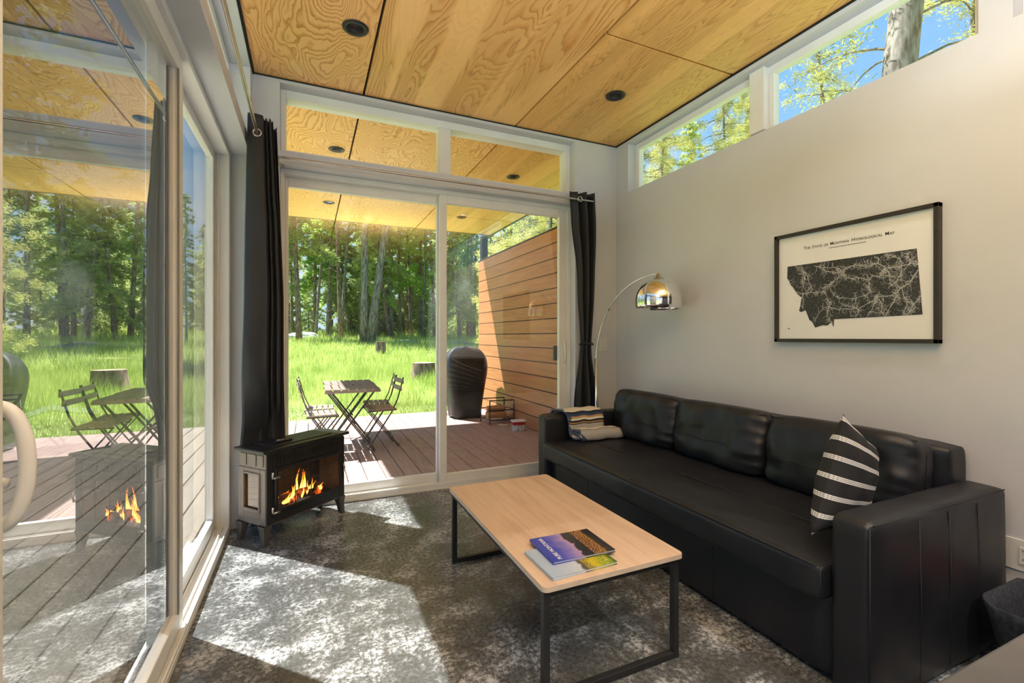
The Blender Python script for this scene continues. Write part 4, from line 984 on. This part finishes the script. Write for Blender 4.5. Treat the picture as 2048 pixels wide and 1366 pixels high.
TL_ = [(2.60, -.343, -.205, 0.045), (2.2, -.352, -.185, .045), (1.9, -.358, -.165, .05), (1.5, -.362, -.150, .055), (1.0, -.375, -.150, .06), (.75, -.385, -.162, .06), (.55, -.40, -.19, .05), (.30, -.385, -.24, .035)]
def profL(z):
    l, r_, dp = interp(z, TL_); o_ = []
    for k in range(97):
        u = k / 96
        # big flat front fold for the first 60 %, then deeper folds towards the corner
        x = l + (r_ - l) * u
        if u < .62: y = 3.165 + .012 * math.sin(u / .62 * PI) * -1 + .22 * max(0, .06 - u) / .06 * .3
        else: y = 3.165 + min(1, (u - .62) / .05) * .055 + .03 * math.sin((u - .62) / .38 * 5 * PI) * (dp / .05)
        wob = .012 * math.sin(z * 3.1 + u * 5) * (2.6 - z) / 2.6 + .012 * noise.noise(Vector((u * 3, z * 3.5, 1))) * (1 if z < 1.3 else .3)
        y += wob + max(0, .9 - z) * .14
        b_ = min(1, max(0, (1.0 - z) / .36)); o_.append((x, max(y, (3.325 + (x + .42) * .84 + .3 * (y - 3.2)) * b_ + y * (1 - b_))))
    return o_
zs = [2.60 - i * (2.30 / 70) for i in range(71)]
rt, oo = curtain('curtain', profL, zs, 'black grommet curtain bunched in the left corner behind the stove', ringpos=[(-.285, 3.150, 2.485, 'y')])
# rear layers of the same curtain
P = [[(x - oo[0], y - oo[1], z - oo[2]) for x, y in [(-.345 + .155 * k / 40 + min(1, (2.6 - z) / 1.1) * .04 * (k / 40), 3.31 + .04 * math.sin(k / 40 * 5 * PI) * (1 if z > 1 else .4) + min(1, max(0, (1.0 - z) / .36)) * (.10 + .10 * k / 40)) for k in range(41)]] for z in zs]
MB().grid(P).build('rear_fabric', M['curtain'], rt, smooth=True, solid=.003)

# ---- arc lamp
lp = tag(empty('arc_floor_lamp', (2.338, 3.42, 0)), 'chrome arc floor lamp with domed mirror shade over the sofa', 'lamp')
MB().lathe([(0.0001, 0), (.13, 0), (.135, .008), (.13, .022), (.02, .03), (.0001, .03)], n=40).build('base', M['chrome'], lp, smooth=True)
MB().tube([(0, 0, .02), (0, 0, 1.06)], .0115, 14).build('pole', M['chrome'], lp, smooth=True)
P0 = Vector((0, 0, 1.03)); P3 = Vector((2.442 - 2.338, 2.74 - 3.42, 1.735))
pts = []
for k in range(31):
    t = k / 30; a = t * PI / 2 * 1.02
    h = (1 - math.cos(a)) / (1 - math.cos(PI / 2 * 1.02)); v_ = math.sin(a)
    pts.append((P3.x * h, P3.y * h, P0.z + (P3.z - P0.z) * v_))
MB().tube(pts, .006, 12).build('arc_arm', M['chrome'], lp, smooth=True)
MB().tube([Vector(pts[13]), Vector(pts[14])], .0085, 12).build('arm_collar', M['nickel'], lp, smooth=True)
sc = (P3.x, P3.y, 1.464)
prof = [(.166, 0), (.171, .03), (.173, .065), (.170, .10), (.160, .135), (.142, .168), (.115, .196), (.08, .216), (.04, .228), (.018, .23)]
sh = MB().lathe(prof, n=64).build('lamp_shade', M['chrome'], lp, smooth=True, solid=.002); sh.location = sc
cp = MB().lathe([(.045, .222), (.042, .232), (.018, .246), (.014, .262), (.010, .272), (.0001, .274)], n=24).build('shade_cap', M['nickel'], lp, smooth=True); cp.location = sc
bl = MB().lathe([(.0001, .05), (.02, .055), (.03, .08), (.026, .11), (.014, .14), (.012, .2)], n=20).build('bulb', M['lensoff'], lp, smooth=True); bl.location = sc

# ---- electric stove
st = tag(empty('electric_stove', (-.243, 3.075, 0), R_(40)), 'bronze grey electric fireplace stove with glowing flames by the left curtain', 'stove')
SW, SD, ST = .625, .265, .575      # width, depth, height; local x along the front, y to the back
MB().prism([(-.02, -.025), (SW + .02, -.025), (SW + .015, SD), (-.015, SD)], ST - .02, ST).build('top', M['stove_dark'], st, bevel=.006, seg=3)
MB().box(.09, SW - .09, .03, SD - .03, ST, ST + .005).build('top_panel', M['stove_dark'], st, bevel=.002)
x0, x1, y1 = .012, SW - .012, SD - .012
mb = MB().box(x0, x1, 0, y1, .115, .15).box(x0, x1, 0, y1, .455, ST - .02).box(x0, x1, y1 - .01, y1, .15, .455)
mb.box(x1 - .008, x1, .0, y1, .15, .455)
mb.build('body', M['stove'], st, bevel=.003)
mb = MB().box(x0 - .004, x0 + .012, 0, .05, .15, .455).box(x0 - .004, x0 + .012, y1 - .055, y1, .15, .455).box(x0 - .004, x0 + .012, .05, y1 - .055, .15, .20).box(x0 - .004, x0 + .012, .05, y1 - .055, .42, .455)
sp_ = mb.build('side_panel', M['stove'], st, bevel=.004)
ring(MB(), 'y', .045, y1 - .05, x0 - .012, x0 - .003, .192, .43, .012, .012, .02, .012).build('side_window_frame', M['stove'], sp_, bevel=.003)
MB().add([(x0 + .004, .05, .2), (x0 + .004, y1 - .055, .2), (x0 + .004, y1 - .055, .42), (x0 + .004, .05, .42)], [(0, 1, 2, 3)]).build('side_glass', M['stove_glass'], sp_)
mb = MB()
for a, b in ((.02, .075), (.085, .165), (.175, .232)):
    mb.box(x0 - .006, x0, a, b, .47, .54)
mb.build('side_grille', M['stove'], sp_, bevel=.002)
mb = ring(MB(), 'x', x0, x1, -.008, .006, .125, .545, .055, .045, .065, .10); mb.build('front_panel', M['stove_dark'], st, bevel=.003)
mb = MB()
for k in range(26): 
    xx = .07 + k * .019
    if .26 < xx < .30 or .44 < xx < .47: continue
    mb.box(xx, xx + .008, -.012, -.006, .485, .525)
mb.build('front_grille', M['stove_dark'], st)
dr = ring(MB(), 'x', .06, SW - .05, -.020, -.008, .185, .452, .022, .02, .02, .02).build('door', M['stove_dark'], st, bevel=.003)
MB().add([(.08, -.014, .2), (SW - .068, -.014, .2), (SW - .068, -.014, .435), (.08, -.014, .435)], [(0, 1, 2, 3)]).build('door_glass', M['stove_glass'], dr)
mb = MB()
for xx in (.20, .32, .44): mb.box(xx, xx + .004, -.018, -.014, .2, .435)
mb.box(.08, SW - .068, -.018, -.014, .385, .389); mb.build('muntins', M['stove_dark'], dr)
for zz in (.205, .415): MB().tube([(.045, -.018, zz - .02), (.045, -.018, zz + .022)], .008, 10).tube([(.05, -.02, zz - .015), (.085, -.028, zz - .015)], .007, 8).build('hinge', M['nickel'], dr, smooth=True)
MB().tube([(.060, -.026, .20), (.060, -.026, .44)], .004, 8).build('hinge_rod', M['stove_dark'], dr, smooth=True)
MB().tube([(SW - .042, -.03, .30), (SW - .035, -.034, .33), (SW - .04, -.03, .36)], .006, 8).build('latch', M['nickel'], dr, smooth=True)
for lx, ly, sx_, sy_ in ((.0, .0, -1, -1), (SW - .01, .0, 1, -1), (.0, SD - .02, -1, 1), (SW - .01, SD - .02, 1, 1)):
    mb = MB(); cx, cy = lx + (.0 if sx_ > 0 else .01), ly
    def sq(c, z, w_): return [(c[0] - w_, c[1] - w_, z), (c[0] + w_, c[1] - w_, z), (c[0] + w_, c[1] + w_, z), (c[0] - w_, c[1] + w_, z)]
    bx_ = (lx - sx_ * .022, ly - sy_ * .022)
    mb.grid([sq(bx_, .122, .030), sq((bx_[0] + sx_ * .004, bx_[1] + sy_ * .004), .07, .020), sq((bx_[0] + sx_ * .012, bx_[1] + sy_ * .012), 0, .015)], closed=True)
    k = len(mb.v); mb.f.append((k - 4, k - 3, k - 2, k - 1)); mb.build('leg', M['stove_leg'], st, bevel=.003)
MB().box(x0 + .015, x1 - .01, .01, y1 - .012, .152, .158).box(x0 + .25, x1 - .01, y1 - .022, y1 - .012, .158, .45).build('firebox', M['firebox'], st)
rng_ = random.Random(5)
for a, b, r_ in (((.17, .12, .19), (.46, .08, .20), .022), ((.22, .05, .19), (.40, .15, .215), .02), ((.30, .14, .205), (.52, .10, .23), .018), ((.20, .14, .21), (.36, .06, .235), .016), ((.38, .05, .18), (.55, .13, .185), .02)):
    MB().tube([Vector(a).lerp(Vector(b), t) + Vector((0, 0, .006 * math.sin(9 * t))) for t in (0, .25, .5, .75, 1)], [r_ * .8, r_, r_ * 1.1, r_, r_ * .7], 9).build('log', M['ember'], st, smooth=True)
for i in range(30):
    fx = .15 + .34 * (i / 29) + rng_.uniform(-.01, .01); fy = rng_.uniform(.05, .13); hh = (.035 + .115 * math.exp(-((fx - .32) / .085) ** 2)) * rng_.uniform(.5, 1.25); w_ = rng_.uniform(.006, .012); ph = rng_.uniform(0, 6)
    pts = [(fx + .012 * math.sin(ph + t * 5) * t + .02 * t, fy, .195 + hh * t) for t in (0, .15, .35, .6, .8, 1)]
    MB().tube(pts, [w_ * .5, w_, w_ * .85, w_ * .5, w_ * .25, .0008], 8).build('flame', M['flame'], st, smooth=True)
rm = tag(empty('remote_control', (-.15, 3.28, ST + .005), R_(35)), 'small black remote control lying on the stove top', 'remote')
MB().box(-.055, .055, -.018, .018, 0, .014).build('case', M['rubber'], rm, bevel=.004)
MB().box(-.04, -.02, -.009, .009, .0141, .0155).box(-.01, .0, -.006, .006, .0141, .0155).build('buttons', M['switch'], rm)

# ---- kitchen counter and bin
kc = tag(empty('kitchen_counter', (1.5, -.1, 0)), 'grey stone kitchen counter corner at the lower right', 'counter')
B(-1.12, 1.17, -.35, .35, .86, .90).build('countertop', M['counter'], kc, bevel=.003)
B(-1.08, 1.17, -.33, .28, 0, .86).build('cabinet', M['cabinet'], kc)
bn = tag(empty('storage_bin', (2.45, .69, 0)), 'charcoal felt storage bin on the floor beside the sofa', 'bin')
def rr(w_, d_, z, n=8, r=.05): return [(x, y, z) for x, y in rrect(-w_ / 2, w_ / 2, -d_ / 2, d_ / 2, r, n)]
P = [rr(.27, .22, .0), rr(.30, .25, .10), rr(.345, .29, .22)]
n_ = len(P[0]); top = []
for k, (x, y, z) in enumerate(rr(.37, .315, .29)): top.append((x, y, .285 + .028 * math.cos(math.atan2(y, x) * 2) * -1))
P.append(top); mb = MB().grid(P, closed=True); mb.f.append(tuple(range(n_))); mb.build('felt_body', M['felt'], bn, smooth=True, solid=.008)
MB().tube([(-.165, y, .24 + .0 * y) for y in (-.02, .02)], .012, 10).build('handle_hole', M['rubber'], bn)
pk = tag(empty('snack_package', (2.47, .64, .215), R_(20)), 'red printed package lying in the felt storage bin', 'package')
MB().box(-.10, .11, -.06, .06, 0, .05).build('wrapper', M['red'], pk, bevel=.014, seg=3)
MB().box(-.07, .08, -.0606, -.0595, .015, .035).box(-.09, -.04, -.04, .03, .0502, .0508).build('print', M['paper'], pk)

# ================================================================== DECK OBJECTS
def bistro_table(x, y, rz, label):
    rt = tag(empty('bistro_table', (x, y, 0), rz), label, 'table', 'folding tables on the deck')
    mb = MB(); n_ = 7; w_ = .56; d_ = .53
    for k in range(n_): 
        xx = -w_ / 2 + k * (w_ / n_); mb.box(xx + .006, xx + w_ / n_ - .008, -d_ / 2, d_ / 2, .682, .70)
    mb.build('slat', M['bistro'], rt, bevel=.002, seg=1)
    mb = MB().box(-w_ / 2, w_ / 2, -d_ / 2, -d_ / 2 + .02, .66, .684).box(-w_ / 2, w_ / 2, d_ / 2 - .02, d_ / 2, .66, .684); mb.build('apron', M['bistro'], rt)
    for yy in (-.22, .22):
        s_ = .0 if yy < 0 else .0
        MB().bar((-.25, yy, .66), (.22, yy, .01), .032, .014).build('leg', M['bistro_metal'], rt)
        MB().bar((.22, yy * .86, .66), (-.25, yy * .86, .01), .028, .014).build('leg', M['bistro_metal'], rt)
    MB().tube([(.22, -.22, .03), (.22, .22, .03)], .008, 8).tube([(-.25, -.19, .03), (-.25, .19, .03)], .008, 8).tube([(0.02, -.22, .335), (.02, .22, .335)], .008, 8).build('crossbar', M['bistro_metal'], rt, smooth=True)
    return rt
def bistro_chair(x, y, rz, label):
    """faces local +x"""
    rt = tag(empty('bistro_chair', (x, y, 0), rz), label, 'chair', 'folding chairs on the deck')
    for k in range(5): MB().box(-.15 + k * .06, -.10 + k * .06, -.18, .18, .435, .45).build('seat_slat', M['bistro'], rt, bevel=.002, seg=1)
    for yy in (-.165, .165):
        MB().bar((.16, yy, .005), (-.10, yy, .40), .02, .01).bar((-.10, yy, .40), (-.17, yy, .55), .02, .01).bar((-.17, yy, .55), (-.235, yy, .79), .02, .01).build('back_post', M['bistro_metal'], rt)
        MB().bar((.14, yy * .88, .425), (-.19, yy * .88, .005), .02, .01).build('leg', M['bistro_metal'], rt)
        MB().box(-.16, .15, yy * .95 - .006, yy * .95 + .006, .42, .436).build('seat_rail', M['bistro_metal'], rt)
    MB().tube([(-.19, -.15, .03), (-.19, .15, .03)], .006, 6).tube([(.15, -.165, .03), (.15, .165, .03)], .006, 6).build('stretcher', M['bistro_metal'], rt)
    for zz in (.665, .745):
        xx = -.205 - (zz - .665) * .27; MB().box(xx - .008, xx + .008, -.185, .185, zz - .025, zz + .025).build('back_slat', M['bistro'], rt, bevel=.002, seg=1)
    return rt
bistro_table(.43, 5.35, 0, 'slatted folding bistro table nearer the door'); bistro_table(.445, 5.90, R_(1), 'slatted folding bistro table farther from the door')
bistro_chair(.13, 5.24, R_(3), 'folding slat chair left of the tables, nearer the door')
bistro_chair(.12, 5.68, R_(-2), 'folding slat chair left of the tables, farther from the door')
bistro_chair(.74, 5.42, R_(184), 'folding slat chair right of the tables, nearer the door')
bistro_chair(.76, 5.86, R_(176), 'folding slat chair right of the tables, farther from the door')
# covered grill
gr_ = tag(empty('covered_grill', (2.23, 6.85, 0)), 'grill under a black vinyl cover against the plank wall', 'grill')
secs = []
for z, hw, hd in ((.03, .235, .20), (.12, .245, .21), (.40, .285, .23), (.62, .325, .25), (.76, .345, .26), (.88, .335, .26), (.98, .29, .24), (1.06, .22, .18), (1.095, .13, .10), (1.105, .05, .04)):
    row = []
    for k in range(48):
        a = 2 * PI * k / 48; c, s = math.cos(a), math.sin(a); l_ = (abs(c) ** 4 + abs(s) ** 4) ** .25; f_ = 1 + .016 * math.sin(a * 5 + z * 2.2) * (1.1 - z)
        row.append((hw * c / l_ * f_, hd * s / l_ * f_, z - .012 * math.sin(a * 5)))
    secs.append(row)
mb = MB().grid(secs, closed=True); mb.f.append(tuple(range(9 * 48, 10 * 48))); mb.build('vinyl_cover', M['grillcover'], gr_, smooth=True, sub=1)
for xx in (-.17, .17):
    MB().tube([(xx, -.16, .035), (xx + .03, -.16, .035)], .035, 16).build('wheel', M['rubber'], gr_, smooth=True)
MB().tube([(-.31, .0, .55), (-.33, -.02, .3), (-.30, -.05, .05)], .01, 6).build('cover_cord', M['lettergrey'], gr_)
# log rack
lr = tag(empty('firewood_rack', (2.50, 6.20, 0), R_(-6)), 'black steel firewood rack standing by the plank wall', 'rack')
for yy, nm in ((-.13, 'end_frame'), (.16, 'end_frame')):
    mb = MB(); x_ = -.19 if yy > 0 else -.13
    for a, b in (((x_, yy, 0), (x_, yy, .34)), ((x_ + .36, yy, 0), (x_ + .36, yy, .34)), ((x_, yy, .34), (x_ + .36, yy, .34)), ((x_, yy, .2), (x_ + .36, yy, .2)), ((x_, yy, .06), (x_ + .36, yy, .06))): mb.bar(a, b, .014)
    mb.build(nm, M['blackmetal'], lr)
MB().bar((-.13, -.13, .06), (-.19, .16, .06), .014).bar((.23, -.13, .06), (.17, .16, .06), .014).build('side_rail', M['blackmetal'], lr)
for i, (a, b, r_, lab) in enumerate((((2.36, 6.19, .115), (2.64, 6.16, .115), .05, 'split log at the front bottom of the firewood rack'), ((2.38, 6.29, .115), (2.66, 6.25, .115), .048, 'split log at the back bottom of the firewood rack'), ((2.37, 6.235, .205), (2.65, 6.20, .205), .045, 'split log lying on top of the others in the firewood rack'))):
    v_ = Vector(b) - Vector(a); o = MB().tube([Vector((0, 0, 0)), v_ * .5 + Vector((0, .004, .003)), v_], [r_, r_ * 1.05, r_ * .92], 6).build('firewood', M['firewood']); o.location = a; tag(o, lab, 'firewood', 'split logs in the rack')
o = MB().tube([(0, 0, 0), (.10, -.12, .004)], .012, 5).build('kindling', M['cutwood']); o.location = (2.44, 5.98, .013); tag(o, 'thin kindling stick on the deck in front of the firewood rack', 'stick')
# plastic tub
tb = tag(empty('plastic_tub', (2.555, 5.55, 0), R_(-8)), 'small clear plastic tub with red printed band and white lid', 'tub')
m = Mat('clear_plastic_tub', (.55, .55, .56), .25); m.base(m.ramp(m.noise(m.co(), 30, 3), [(.4, (.35, .34, .34)), (.6, (.66, .66, .67))])); M['tub'] = m.m
MB().grid([[(x, y, z) for x, y in rrect(-w_, w_, -w_ * .75, w_ * .75, .02)] for w_, z in ((.075, 0), (.083, .11))], closed=True).build('tub_body', M['tub'], tb, smooth=True)
MB().grid([[(x, y, z) for x, y in rrect(-w_, w_, -w_ * .75, w_ * .75, .02)] for w_, z in ((.083, .085), (.0865, .125))], closed=True).build('red_band', M['red'], tb, smooth=True)
MB().prism(rrect(-.092, .092, -.07, .07, .02), .125, .14).build('lid', M['paper'], tb, bevel=.003)
# lounge chairs on the side deck
def lounger(x, y, rz, label):
    rt = tag(empty('lounge_chair', (x, y, 0), rz), label, 'chair', 'mesh lounge chairs on the side deck')
    for yy in (-.28, .28):
        MB().tube([(-.5, yy, .75), (-.25, yy, .42), (.15, yy, .38), (.35, yy, .45), (.75, yy, .35)], .011, 8).build('side_tube', M['blackmetal'], rt, smooth=True)
        MB().tube([(-.3, yy, .01), (.0, yy, .40), (.1, yy, .58)], .011, 8).tube([(.45, yy, .01), (.15, yy, .40), (-.2, yy, .60)], .011, 8).build('leg', M['blackmetal'], rt, smooth=True)
        MB().box(-.25, .12, yy - .02, yy + .02, .585, .605).build('armrest', M['rubber'], rt, bevel=.008)
    MB().tube([(-.3, -.28, .012), (-.3, .28, .012)], .011, 8).tube([(.45, -.28, .012), (.45, .28, .012)], .011, 8).build('floor_tube', M['blackmetal'], rt, smooth=True)
    P = [[(x_, yy, z_ - .03 * (1 - (yy / .27) ** 2)) for yy in [(-.27 + .54 * k / 12) for k in range(13)]] for x_, z_ in ((-.5, .75), (-.38, .59), (-.25, .42), (0, .395), (.15, .38), (.35, .45), (.55, .40), (.75, .35))]
    MB().grid(P).build('mesh_seat', M['mesh_fabric'], rt, smooth=True, solid=.006)
lounger(-3.0, 6.75, R_(20), 'mesh lounge chair at the far left end of the side deck')

print('objects', len(bpy.data.objects))
